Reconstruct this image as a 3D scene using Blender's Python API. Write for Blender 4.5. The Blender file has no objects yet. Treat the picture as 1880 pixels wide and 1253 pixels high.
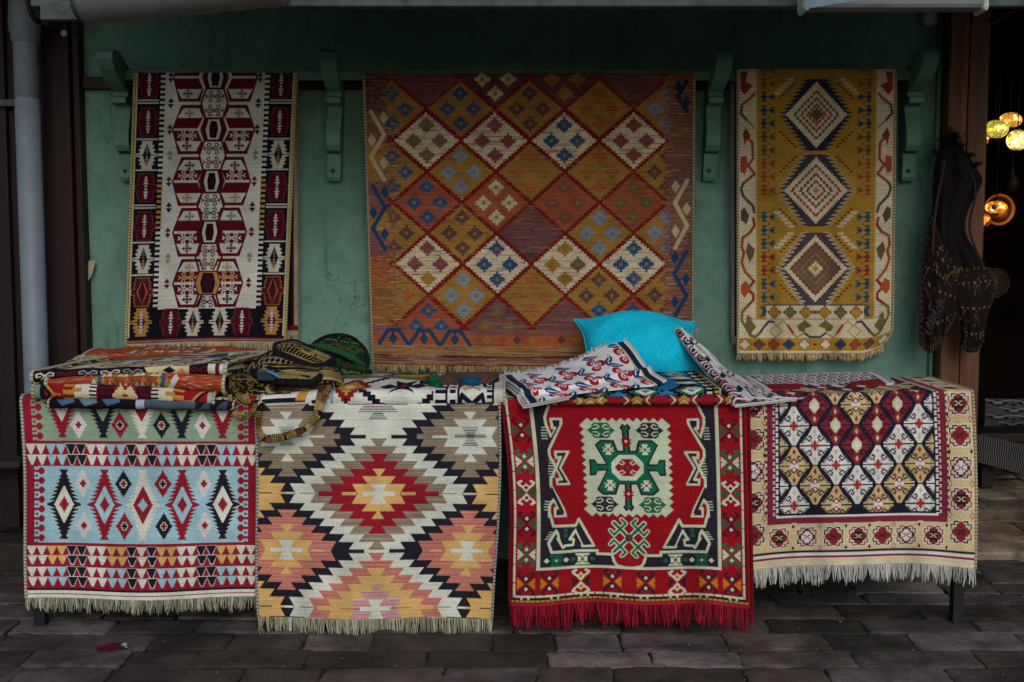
import bpy, bmesh, math, random
import numpy as np
from mathutils import Vector
RNG = np.random.default_rng(7)
random.seed(7)

# ------------------------------------------------------------------ weaving: patterns drawn on a cell grid
def lin(h):
    if isinstance(h, str):
        h = h.lstrip('#'); c = [int(h[i:i+2], 16)/255 for i in (0, 2, 4)]
    else:
        c = [v/255 for v in h]
    return np.array([v/12.92 if v <= .04045 else ((v+.055)/1.055)**2.4 for v in c])

def inv_bilinear(q, pts):
    """pixel points -> (s, t) in the quad TL, TR, BR, BL"""
    tl, tr, br, bl = [np.array(p, float) for p in q]
    p = np.asarray(pts, float)
    s = np.full(len(p), .5); t = np.full(len(p), .5)
    for _ in range(8):
        f = (1-s)[:, None]*(1-t)[:, None]*tl + s[:, None]*(1-t)[:, None]*tr + s[:, None]*t[:, None]*br + (1-s)[:, None]*t[:, None]*bl - p
        fs = (1-t)[:, None]*(tr-tl) + t[:, None]*(br-bl)
        ft = (1-s)[:, None]*(bl-tl) + s[:, None]*(br-tr)
        d = fs[:, 0]*ft[:, 1] - fs[:, 1]*ft[:, 0]
        s = s - (f[:, 0]*ft[:, 1] - f[:, 1]*ft[:, 0])/d
        t = t - (fs[:, 0]*f[:, 1] - fs[:, 1]*f[:, 0])/d
    return s, t

class Cv:
    """a woven panel; units are arbitrary (about one per photo pixel); v0 < 0 holds the part lying on the table"""
    SS = 2
    def __init__(s, W, H, ppu, bg, v0=0., quad=None):
        s.W, s.H, s.v0, s.quad = W, H, v0, quad
        s.nu, s.nv = int(round(W*ppu)), int(round((H-v0)*ppu))
        s.ku, s.kv = s.nu*s.SS/W, s.nv*s.SS/(H-v0)
        s.a = np.empty((s.nv*s.SS, s.nu*s.SS, 3)); s.a[:] = lin(bg)
        s.mu = None; s.mv = None
        s.o = (0., 0., 1.)
    def crop(s, ox, oy, sc): s.o = (ox, oy, sc); return s
    def M(s, pts):
        """zoomed-crop points -> panel units"""
        p = np.asarray(pts, float)/s.o[2] + np.array(s.o[:2])
        a, b = inv_bilinear(s.quad, p)
        return np.stack([a*s.W, b*s.H], 1)
    def _each(s, P):
        P = np.asarray(P, float); out = [P]
        if s.mu is not None: out += [np.stack([2*s.mu-p[:, 0], p[:, 1]], 1) for p in out]
        if s.mv is not None: out += [np.stack([p[:, 0], 2*s.mv-p[:, 1]], 1) for p in list(out)]
        return out
    def _box(s, lo, hi):
        i0 = max(0, int((lo[0])*s.ku)-1); i1 = min(s.a.shape[1], int((hi[0])*s.ku)+2)
        j0 = max(0, int((lo[1]-s.v0)*s.kv)-1); j1 = min(s.a.shape[0], int((hi[1]-s.v0)*s.kv)+2)
        if i1 <= i0 or j1 <= j0: return None
        u = (np.arange(i0, i1)+.5)/s.ku; v = (np.arange(j0, j1)+.5)/s.kv + s.v0
        return slice(j0, j1), slice(i0, i1), u[None, :], v[:, None]
    def poly(s, P, c, stripe=None):
        c = lin(c)
        for p in s._each(P):
            b = s._box(p.min(0), p.max(0))
            if b is None: continue
            sj, si, u, v = b
            m = np.zeros((v.shape[0], u.shape[1]), bool)
            for (x0, y0), (x1, y1) in zip(p, np.roll(p, -1, 0)):
                if y0 == y1: continue
                k = (v > min(y0, y1)) & (v <= max(y0, y1))
                m ^= k & (u < (x0 + (v-y0)*(x1-x0)/(y1-y0)))
            s._put(sj, si, m, c, stripe, v)
    def _put(s, sj, si, m, c, stripe, v):
        sub = s.a[sj, si]
        if stripe is None: sub[m] = c
        else:
            c2, per, duty = stripe
            k = (np.mod(v, per) < per*duty) & np.ones_like(m)
            sub[m & ~k] = c; sub[m & k] = lin(c2)
    def rect(s, u0, v0, u1, v1, c, stripe=None): s.poly([(u0, v0), (u1, v0), (u1, v1), (u0, v1)], c, stripe)
    def line(s, P, w, c, closed=False):
        c = lin(c)
        for p in s._each(P):
            q = list(p) + ([p[0]] if closed else [])
            for a, b_ in zip(q[:-1], q[1:]):
                bx = s._box(np.minimum(a, b_)-w, np.maximum(a, b_)+w)
                if bx is None: continue
                sj, si, u, v = bx
                d = b_-a; L = max(d @ d, 1e-9)
                t = np.clip(((u-a[0])*d[0]+(v-a[1])*d[1])/L, 0, 1)
                m = (u-a[0]-t*d[0])**2 + (v-a[1]-t*d[1])**2 <= (w/2)**2
                s.a[sj, si][m] = c
    def disc(s, u, v, ru, rv, c):
        c = lin(c)
        for p in s._each([(u, v)]):
            b = s._box(p[0]-[ru, rv], p[0]+[ru, rv])
            if b is None: continue
            sj, si, uu, vv = b
            s.a[sj, si][((uu-p[0, 0])/ru)**2+((vv-p[0, 1])/rv)**2 <= 1] = c
    def field(s, fn):
        u = (np.arange(s.a.shape[1])+.5)/s.ku; v = (np.arange(s.a.shape[0])+.5)/s.kv + s.v0
        fn(s.a, *np.meshgrid(u, v))
    # motifs
    def dia(s, cu, cv, ru, rv, c): s.poly([(cu, cv-rv), (cu+ru, cv), (cu, cv+rv), (cu-ru, cv)], c)
    def step(s, cu, cv, ru, rv, n, c, stripe=None):
        """stepped lozenge with n steps a side"""
        P = []
        for k in range(n): P += [(ru*(k+.5)/n if k else ru*.5/n, -rv*(n-k)/n), (ru*(k+.5)/n, -rv*(n-k-1)/n if k < n-1 else -rv*.5/n)]
        P = [(a, b) for a, b in P] + [(ru, -rv*.5/n)]
        Q = P + [(a, -b) for a, b in P[::-1]]
        Q = Q + [(-a, b) for a, b in Q[::-1]]
        s.poly([(cu+a, cv+b) for a, b in Q], c, stripe)
    def serr(s, cu, cv, ru, rv, n, c, tooth=.3, foot=0.):
        """tall lozenge with saw-tooth sides"""
        P = []
        for k in range(n):
            y0, y1 = -rv*(n-k)/n, -rv*(n-k-1)/n
            P += [(ru*(1-tooth)*k/n + ru*.05, y0), (ru*(1-tooth)*(k+1)/n + ru*tooth*(.2+.8*(k+1)/n), y1 - rv*.02)]
        Q = P + [(a, -b) for a, b in P[::-1]]
        Q = Q + [(-a, b) for a, b in Q[::-1]]
        s.poly([(cu+a, cv+b) for a, b in Q], c)
        if foot:
            for sg in (-1, 1): s.poly([(cu-foot, cv+sg*rv*1.0), (cu+foot, cv+sg*rv*1.0), (cu+foot*.3, cv+sg*rv*.86), (cu-foot*.3, cv+sg*rv*.86)], c)
    def plus(s, cu, cv, r, w, c):
        s.rect(cu-r, cv-w, cu+r, cv+w, c); s.rect(cu-w, cv-r*1.15, cu+w, cv+r*1.15, c)
    def cells(s, jitter=.09, streak=.05, mott=.075, fade=.03):
        S = s.SS
        a = s.a.reshape(s.nv, S, s.nu, S, 3).mean((1, 3))
        a = a*(1-fade)+(a @ np.array([.3, .59, .11]))[..., None]*fade
        n = 1 + jitter*RNG.standard_normal((s.nv, s.nu)) + streak*RNG.standard_normal((s.nv, 1))
        lo = RNG.standard_normal((s.nv//22+3, s.nu//22+3))
        iv = np.linspace(0, lo.shape[0]-1.01, s.nv); iu = np.linspace(0, lo.shape[1]-1.01, s.nu)
        i0, j0 = iv.astype(int), iu.astype(int); fi, fj = (iv-i0)[:, None], (iu-j0)[None, :]
        L = lo[i0][:, j0]*(1-fi)*(1-fj)+lo[i0+1][:, j0]*fi*(1-fj)+lo[i0][:, j0+1]*(1-fi)*fj+lo[i0+1][:, j0+1]*fi*fj
        return np.clip(a*(n+mott*L)[..., None], .002, .95)
    def abrash(s, amt, length, seed=0, cols=None):
        """short horizontal runs of weft in other yarns"""
        r = np.random.default_rng(seed); ny, nx = s.a.shape[:2]
        for _ in range(int(amt)):
            j = r.integers(0, ny-2); i = r.integers(0, nx); L = int(length*s.ku*(.3+r.random()))
            c = lin(cols[r.integers(len(cols))]); h = r.integers(1, 3)
            w = .35+.4*r.random()
            s.a[j:j+h, i:i+L] = s.a[j:j+h, i:i+L]*(1-w)+c*w
SKY_STRENGTH, SUN_STRENGTH, EXPOSURE = .095, .8, 0.08
# ------------------------------------------------------------------ the woven patterns
PPU = .88
WHT, RED, NVY, SKY, SAGE, GLD = 'D6D8CC', '941A30', '20202C', '9CC6D4', '8BA58C', 'D4AE68'

def pat_blue_panel():
    c = Cv(430, 360, PPU, RED, v0=-150, quad=[(38.5, 737), (472, 738), (50, 1098), (471, 1097)][:2]+[(471, 1097), (51, 1098)]).crop(20, 620, 2.321)
    X = lambda x, y: c.M([(x, y)])[0]
    def V(y): return c.M([(550, y)])[0][1]
    # upper sage panel runs on over the table edge
    def hooks(y0, y1, n):
        for side in (0, 1):
            for k in range(n):
                v = y0+(y1-y0)*(k+.5)/n
                f = (lambda u: u) if side == 0 else (lambda u: 430-u)
                P = lambda L: c.poly([(f(a), v+b) for a, b in L], RED)
                P([(14, -2.6), (25, -2.6), (28, -6.5), (33, -6.5), (37, -1), (37, 1), (33, 6.5), (28, 6.5), (25, 2.6), (14, 2.6)])
                P([(14, -9.6), (24, -9.6), (24, -6.2), (20.5, -6.2), (20.5, -8), (14, -8)])
                P([(14, 9.6), (24, 9.6), (24, 6.2), (20.5, 6.2), (20.5, 8), (14, 8)])
    def panel(v0, v1, col, nh):
        c.rect(17, v0, 413, v1, col)
        hooks(v0, v1, nh)
    v0, v1 = V(548), V(873)
    panel(v0, v1, SKY, 8)
    g1 = V(440); panel(g1-(v1-v0), g1, SAGE, 8)
    cs = [72, 147, 218, 291, 366]
    def big(cv, k, bg):
        u = cs[k]; kind = 'NRWRN'[k]
        ry = (v1-v0)*.465
        col = {'N': NVY, 'R': RED, 'W': WHT}[kind]
        if kind == 'N': c.serr(u, cv, 33.3, ry, 9, 'D9DED8', .44, 10)
        c.serr(u, cv, 32, ry*.985, 9, col, .44, 9)
        inn = {'N': WHT, 'R': bg, 'W': RED}[kind]
        c.serr(u, cv, 18.5, ry*.52, 8, inn, .12)
        c.step(u, cv, 9, 15 if kind != 'W' else 12, 4, RED if kind != 'W' else bg)
    def big_green(cv, k):
        u = cs[k]; kind = 'RNWNR'[k]; ry = (v1-v0)*.465
        col = {'N': NVY, 'R': RED, 'W': WHT}[kind]
        c.serr(u, cv, 32, ry*.985, 9, col, .44, 9)
        c.serr(u, cv, 18.5, ry*.52, 8, {'N': SAGE, 'R': WHT, 'W': RED}[kind], .12)
        c.step(u, cv, 8, 14, 4, RED)
    def small(u, cv, kind):
        ru, rv = 15.5, 25
        if kind == 'W':
            c.serr(u, cv, ru*1.05, rv, 6, 'D3D2D2', .3); c.plus(u, cv, 5.5, 2.6, RED)
        else:
            col, ins = (NVY, RED) if kind == 'N' else (RED, NVY)
            c.step(u, cv, ru, rv, 6, col)
            c.plus(u, cv, 6.6, 3.6, WHT); c.plus(u, cv, 5.4, 2.3, ins)
    cv = (v0+v1)/2
    for k in range(5): big(cv, k, SKY)
    for u, a, b in ((107, 'W', 'W'), (182, 'N', 'R'), (255, 'R', 'N'), (331, 'W', 'W')):
        small(u, cv-(v1-v0)*.275, a); small(u+2, cv+(v1-v0)*.275, b)
    cg = g1-(v1-v0)/2
    for k in range(5): big_green(cg, k)
    for u, a in ((102, 'W'), (178, 'R'), (254, 'N'), (329, 'W')):
        small(u, cg+(v1-v0)*.29, a); small(u, cg-(v1-v0)*.29, a)
    def tri(y0, y1, cells, alt):
        a, b = V(y0), V(y1); n = len(cells); w = 425/n
        for r in range(2):
            p, q = a+(b-a)*r/2, a+(b-a)*(r+1)/2
            for i, k in enumerate(cells):
                x = 3+i*w + (1.5 if r else 0)
                col = {'W': WHT, 'B': alt, 'K': NVY}[k]
                T = [(x-.3, p), (x+w+.3, p), (x+w*.60, q-1.2), (x+w*.40, q-1.2)]
                if k == 'K': c.poly([(x-1.2, p-.9), (x+w+1.2, p-.9), (x+w*.66, q), (x+w*.34, q)], WHT)
                c.poly(T, col)
    tri(453, 545, 'WWBBKKWWBBKWKBBWWKKBBWW', SKY)
    tri(887, 968, 'WWBBKKWWBBKWKBBWWKKBBWW', GLD)
    tri(977, 1060, 'WWBBKKWWBBKWKBBWWKKBBWW', SKY)
    c.rect(0, V(1067), 430, V(1077), NVY)
    c.rect(0, V(1077), 430, 362, 'DDDCCF'); c.rect(0, V(1090), 430, V(1094), RED)
    return c

def pat_eye_dazzler():
    Wd = 'D3D8CB'; K = '24242F'; Y = 'D9B06A'; R = '96182E'; BR = ('B3A184', (K, 2.35, .42)); SL = ('DE917E', ('8A2E3C', 2.35, .34)); PK = ('E2B4B8', ('8E2C48', 2.35, .35))
    c = Cv(442, 386, .98, K, v0=-90, quad=[(468.5, 748), (917, 748), (907.5, 1139), (474.5, 1131)])
    T = lambda x, y: c.crop(0, 0, 1).M([(x, y)])[0]
    ua, va = T(692.7, 906.5)
    hx, hy = 166.5, 104.2
    sx, r0, rh = hx/9.05, 18.0, 13.85
    def dist(U, V, u, v):
        dy = np.abs(V-v); n = np.where(dy < r0, 0, 1+np.floor((dy-r0)/rh))
        t = np.where(dy < r0, dy/r0, ((dy-r0)/rh) % 1)
        return np.abs(U-u)/sx + n - .55*t
    def fn(a, U, V):
        def band(m, col):
            if isinstance(col, tuple):
                a[m] = lin(col[0]); k = m & (np.mod(V, col[1][1]) < col[1][1]*col[1][2]); a[k] = lin(col[1][0])
            else: a[m] = lin(col)
        TH = (.26, 2.1, 4.42, 6.28, 8.27)
        A = {0: (Wd, Y, R, BR, Wd), 1: (Wd, PK, Y, SL, Wd), -1: (PK, PK, (Wd, (K, 3.4, .5)), (Wd, (K, 3.4, .0)), Wd), -2: (Wd, Y, R, BR, Wd)}
        B = {0: (Wd, Y, SL), -1: ((Wd, (K, 3.0, .45)), Wd, BR), 1: (Wd, Y, SL), -2: (Wd, Y, SL)}
        for q in (4, 3, 2, 1, 0):
            for k in (-2, -1, 0, 1): band(dist(U, V, ua, va+2*hy*k) < TH[q], A[k][q])
        for k in (-2, -1, 0, 1):
            for sg in (-1, 1):
                d2 = dist(U, V, ua+sg*2*hx, va+2*hy*k)
                band(d2 < TH[4], Y); band(d2 < TH[3]-.6, K)
        for k in (-2, -1, 0, 1):
            for sg in (-1, 1):
                u, v = ua+sg*hx, va+2*hy*k+hy
                d = dist(U, V, u, v)
                for th, col in list(zip(TH, B[k]))[::-1]: band(d < th, col)
    c.field(fn)
    for k in (0, 1):
        v = va+2*hy*k; c.mu = ua
        b0, b1, b2 = (Wd, Y, R) if k == 0 else (Wd, 'C05E70', Y)
        c.rect(ua-29, v-4, ua, v+4, b0)
        if k == 0: c.rect(ua-67, v-2.8, ua-41, v+2.8, Y)
        else: c.rect(ua-66, v-.8, ua-29, v+.8, 'A8384E')
        c.rect(ua-110, v-4, ua-80, v+4, b2)
        c.rect(ua-142, v-.7, ua-117, v+.7, '6A4A4A'); c.rect(ua-170, v-1.9, ua-154, v+1.9, Wd); c.rect(ua-184, v-1.9, ua-170, v+1.9, Y)
        c.rect(ua-218, v-1.1, ua-195, v+1.1, '3A2A30')
        c.mu = None
    for k in (-1, 0):
        v = va+2*hy*k+hy; c.mu = ua
        c.rect(ua-61, v-3.6, ua-23, v+3.6, K)
        if k == 0:
            c.rect(ua-hx-29, v-4, ua-hx+29, v+4, Wd); c.rect(ua-112, v-4, ua-hx+60, v+4, SL[0], SL[1]); c.rect(ua-120, v-1.5, ua-98, v+1.5, 'E3A070')
        else:
            c.rect(ua-hx-29, v-1.1, ua-hx+29, v+1.1, K); c.rect(ua-hx-28, v-4, ua-hx+28, v-2.6, K); c.rect(ua-110, v-5, ua-70, v+4, BR[0], BR[1]); c.rect(ua-hx+36, v-2.6, ua-98, v+2.6, Wd)
        c.mu = None
    return c

def pat_red_medallion():
    R, K, P, G, B = '970C1A', '2A2430', 'BFCBAE', '0E6748', '6E1226'
    quad = [(923, 741), (1374, 743), (1381.5, 1116), (944, 1113)]
    c = Cv(448, 372, PPU, R, v0=-90, quad=quad)
    A = lambda L: c.crop(910, 740, 5.696).M(L)      # the enlarged upper left
    D = lambda L: c.crop(910, 940, 5.448).M(L)      # the enlarged lower left
    ax = c.crop(0, 0, 1).M([(1152, 920)])[0][0]
    c.mu = ax
    LW = 5.0
    # outer lines and dark side fields
    e0 = A([(372, 0)])[0][0]; e1 = D([(392, 575)])[0]
    c.rect(e0-3, -95, e0+140, e1[1]+2, P)
    c.rect(e0+3.5, -95, e0+160, e1[1]-3.2, K)
    # red inner field with its hooked outline (traced on the left half)
    out = np.concatenate([A([(540, -520), (545, 20), (575, 30), (510, 150), (512, 215), (570, 365), (640, 265), (590, 262)]),
        ])
    edge = np.concatenate([A([(560, -520), (560, 30), (512, 150), (520, 230), (570, 355), (600, 330), (540, 480), (545, 560), (612, 690), (552, 800), (556, 870), (600, 960), (585, 1010), (545, 1075), (545, 1190)]),
                           D([(525, 0), (570, 150), (800, 150), (822, 90), (990, 365), (1022, 410), (1022, 445), (1170, 447), (1200, 535), (1265, 572)])])
    field = [tuple(p) for p in edge] + [(ax+2, edge[-1][1]), (ax+2, -95)]
    c.poly(field, R)
    # pale running line
    c.line(A([(560, -520), (560, 30), (512, 150), (520, 225), (570, 355), (632, 262), (585, 262), (575, 170), (682, 172), (680, 215), (540, 490), (545, 560), (640, 735), (668, 800), (618, 805), (625, 850), (745, 850), (650, 680), (740, 515), (605, 515), (612, 575), (660, 570), (552, 800), (556, 870), (690, 1110), (720, 1190), (610, 1190), (605, 1105), (645, 1100), (585, 1015), (545, 1075), (545, 1190)]), LW, P)
    c.line(D([(520, 0), (570, 150), (792, 150), (822, 85), (985, 362), (872, 360), (870, 330), (795, 195), (740, 290), (780, 292), (775, 345), (700, 350), (680, 370), (620, 275), (655, 300), (600, 195), (530, 320), (568, 412), (1022, 410), (1022, 445), (1170, 447), (1195, 520), (1225, 560), (1300, 575)]), LW, P)
    # dark cores of the hooks
    c.poly(A([(590, 182), (665, 182), (660, 235), (560, 420), (555, 380), (632, 262), (600, 235)]), K)
    c.poly(A([(625, 525), (720, 525), (640, 680), (735, 840), (632, 843), (635, 820), (690, 815), (622, 690), (685, 550), (625, 550)]), K)
    c.poly(A([(620, 1128), (650, 1128), (690, 1180), (620, 1182)]), K); c.poly(A([(562, 870), (708, 1160), (665, 1150), (552, 930)]), K)
    c.poly(D([(822, 118), (968, 352), (880, 352), (800, 190)]), K)
    c.poly(D([(615, 165), (785, 165), (722, 275), (735, 300), (768, 300), (768, 335), (690, 340), (682, 355), (650, 300)]), K)
    c.poly(D([(672, 180), (720, 180), (700, 215), (725, 260), (670, 260), (690, 215)]), G)
    for y0, n, x in ((255, 5, 520), (600, 7, 590), (1030, 4, 545)):
        for k in range(n): c.line(A([(x-55+abs(k-n/2)*4-(8 if n > 5 else 0), y0+k*29), (x+8, y0+k*29+4)]), 1.7, P)
    for k in range(4): c.line(D([(535-k*14, 208+k*22), (590-k*16, 212+k*22)]), 1.7, P)
    # zig-zag edged centre panel
    a, b = A([(865, 155)])[0], A([(895, 1195)])[0]
    pu0, pv0, pv1 = a[0]+8, a[1]+7, b[1]-6
    n = 12; P1 = []
    for k in range(n): 
        v = pv0+(pv1-pv0)*k/n; h = (pv1-pv0)/n
        P1 += [(pu0, v), (pu0-8, v+h/2)]
    P1.append((pu0, pv1)); m = 5; wu = (ax-pu0)/m
    for k in range(m): P1 += [(pu0+wu*(k+.0), pv1), (pu0+wu*(k+.5), pv1+7)]
    P1 += [(ax+1, pv1), (ax+1, pv0)]
    for k in range(m)[::-1]: P1 += [(pu0+wu*(k+.5), pv0-7), (pu0+wu*k, pv0)]
    c.poly(P1, P)
    vc = (pv0+pv1)/2; c.mv = vc
    q = lambda L: A(L)
    # dark outline, green body (upper-left quarter, mirrored both ways)
    body = q([(1425, 545), (1300, 500), (1265, 500), (1225, 390), (1085, 385), (1020, 440), (1135, 640), (1050, 640), (1020, 592), (955, 592), (965, 685)])
    L = [tuple(p) for p in body]; vtop = q([(0+1300, 225)])[0][1]
    x0 = q([(1300, 0)])[0][0]; x1 = q([(1330, 222)])[0]
    spine = [(x0, L[1][1]), (x0, x1[1]+12), (x0-4, x1[1]+7), (x0+2, x1[1]-1), (x0+8, x1[1]+4), (ax, x1[1]-3+6)]
    full = [(ax+.5, vc+.5), (L[-1][0], vc+.5)] + L[::-1][:-1] + spine[:1] + spine[1:] + [(ax+.5, spine[-1][1])]
    c.poly(full, K)
    cen = np.array([ax-36, vc-32])
    gb = q([(1430, 560), (1320, 520), (1250, 520), (1210, 412), (1095, 405), (1045, 445), (1165, 660), (1055, 660), (1010, 612), (975, 612), (985, 685)])
    g = [tuple(p) for p in gb]
    gs = [(x0+4, g[1][1]), (x0+4, x1[1]+10), (x0+1, x1[1]+7), (x0+4, x1[1]+4), (x0+9, x1[1]+8), (ax, x1[1]+5)]
    c.poly([(ax+.5, vc+.5), (g[-1][0], vc+.5)] + g[::-1][:-1] + gs + [(ax+.5, gs[-1][1])], G)
    o = q([(1275, 545), (1195, 625), (1195, 690)])
    c.poly([(ax+.5, vc+.5), (o[2][0], vc+.5), tuple(o[1]), tuple(o[0]), (ax+.5, o[0][1])], 'C9D2BA')
    c.poly([(ax+.5, vc+.5), (ax-24, vc), (ax-14, vc-11), (ax-10, vc-16), (ax+.5, vc-16)], R)
    c.line([(ax-16, vc-8), (ax-9, vc-5), (ax-5, vc-9), (ax-10, vc-12)], 2, P); c.dia(ax, vc, 3.5, 4, G)
    # small stars on the green
    def star(u, v, col, dot):
        for sg in (-1, 1):
            c.poly([(u-6, v+sg*10), (u+6, v+sg*10), (u+2.5, v), (u-2.5, v)], col)
            c.poly([(u+sg*10, v-5), (u+sg*10, v-2), (u+sg*6, v), (u+sg*10, v+2), (u+sg*10, v+5), (u, v)], col)
        c.rect(u-2.2, v-2.2, u+2.2, v+2.2, dot)
    s = q([(1165, 490)])[0]; star(s[0], s[1], 'C9D2BA', R)
    sv = q([(1400, 405)])[0][1]; star(ax, sv, R, 'D0C8B0')
    # corner motifs
    def turtle(u, v, col, ins, dot):
        c.poly([(u-26, v), (u-14, v-9), (u-18, v-9), (u-12, v-14.5), (u+12, v-14.5), (u+18, v-9), (u+14, v-9), (u+26, v), (u+14, v+9), (u+18, v+9), (u+12, v+14.5), (u-12, v+14.5), (u-18, v+9), (u-14, v+9)], col)
        for a_ in (-1, 1):
            for b_ in (-1, 1):
                c.line([(u+a_*15, v+b_*3), (u+a_*8, v+b_*3), (u+a_*3, v+b_*7), (u+a_*7, v+b_*11), (u+a_*12, v+b_*9)], 2, ins)
        c.dia(u, v, 2.6, 3, dot)
    c.mu = c.mv = None
    t = A([(1095, 288)])[0]; du, dv = ax-t[0], vc-t[1]
    turtle(ax-du, vc-dv, G, 'C2CDB2', R); turtle(ax+du, vc-dv, K, 'C2CDB2', G); turtle(ax-du, vc+dv, K, 'C2CDB2', G); turtle(ax+du, vc+dv, G, 'C2CDB2', R)
    # lower star of hooks
    h = c.crop(900, 700, 2.61).M([(660, 757)])[0]; hu, hv = ax, h[1]
    for col, w in ((P, 10.5), (G, 5)):
        for a_ in (-1, 1):
            for b_ in (-1, 1):
                c.line([(hu, hv), (hu+a_*28, hv+b_*27)], w, col)
                pass
                c.line([(hu+a_*17, hv+b_*16), (hu+a_*6, hv+b_*27), (hu+a_*14, hv+b_*34)], w*.8, col)
                c.line([(hu+a_*17, hv+b_*16), (hu+a_*28, hv+b_*5), (hu+a_*35, hv+b_*13)], w*.8, col)
    c.dia(hu, hv, 8, 8, B); c.dia(hu, hv, 3, 3, G)
    c.mu = ax
    # bottom field motifs
    for x, col in ((620, G), (880, P)):
        m_ = D([(x, 495)])[0]; turtle2 = lambda u, v: None
        u, v = m_
        c.poly([(u-14, v-10.5), (u+14, v-10.5), (u+9, v-4), (u+9, v+4), (u+14, v+10.5), (u-14, v+10.5), (u-9, v+4), (u-9, v-4)], col)
        for a_ in (-1, 1): c.line([(u+a_*10, v-6), (u+a_*4, v-6), (u, v), (u+a_*4, v+6), (u+a_*10, v+6)], 1.6, K)
        c.dia(u, v, 3, 3, P if col == G else B)
        for a_ in (-1, 1): c.dia(u+a_*18, v, 5.5, 5, P if col == G else '1C5A4C')
    vl = e1[1]; c.rect(e0-3, vl-3.2, ax+1, vl+2, P)
    # outer border
    def bug(u, v, legs, side, dots, vert=True):
        for b_ in (-1, 1):
            c.poly([(u, v), (u-12, v+b_*13), (u-7, v+b_*13), (u, v+b_*7+b_*4), (u+7, v+b_*13), (u+12, v+b_*13)], legs)
            c.line([(u-11, v+b_*13), (u-15, v+b_*18), (u-9, v+b_*21)], 4.5, legs); c.line([(u+11, v+b_*13), (u+15, v+b_*18), (u+9, v+b_*21)], 4.5, legs)
            c.dia(u, v+b_*9, 8, 8.5, legs); c.dia(u, v+b_*9.5, 3.9, 4.1, dots)
            c.poly([(u+b_*4, v), (u+b_*11, v-6), (u+b_*17, v-11), (u+b_*16, v-5), (u+b_*18, v-3), (u+b_*14, v), (u+b_*18, v+3), (u+b_*16, v+5), (u+b_*17, v+11), (u+b_*11, v+6)], side)
    KK = '4A1526'; AM = 'C07A18'
    x0b = 27
    for k, (y, legs, side, dots) in enumerate(((285, KK, '1B5C40', P), (613, G, P, P), (938, P, '1B5C40', KK))):
        v = A([(230, y)])[0][1]; bug(x0b+3, v, legs, side, dots)
    for y, legs, side, dots in ((118, KK, '1B5C40', P), (425, G, P, P)):
        v = D([(240, y)])[0][1]; bug(x0b+3, v, legs, side, dots)
    bug(x0b, -32, G, P, P); bug(x0b, -90, P, G, KK)
    vb = D([(560, 720)])[0][1]
    for x, legs, side, dots in ((285, '3A1D30', AM, P), (565, '3A1D30', AM, P), (875, P, KK, AM), (1185, '3A1D30', AM, P)):
        u = D([(x, 720)])[0][0]; bug(max(u, x0b+3), vb, legs, side, dots)
    c.mu = ax
    # guard lines
    c.rect(0, -95, 6, 372, '6C0C1C'); c.rect(6, -95, 10, D([(0, 860)])[0][1], P)
    for k in range(14): c.rect(6, -80+k*34, 10, -78+k*34, R)
    vg = c.crop(0, 0, 1).M([(1150, 1096.5)])[0][1]
    c.rect(6, vg-1.8, 225, vg+1.8, P); c.rect(2, vg+1.8, 225, vg+12, K)
    for k in range(9): 
        c.rect(20+k*55, vg, 24+k*55, vg+6, P); c.rect(47+k*55, vg-2, 49+k*55, vg+2, R)
    c.rect(0, vg+6.5, 225, vg+10.5, AM)
    for k in range(24): c.rect(8+k*9.6, vg+6, 9.5+k*9.6, vg+11, K)
    c.rect(0, vg+12.5, 225, 374, 'A31E36')
    return c

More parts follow.
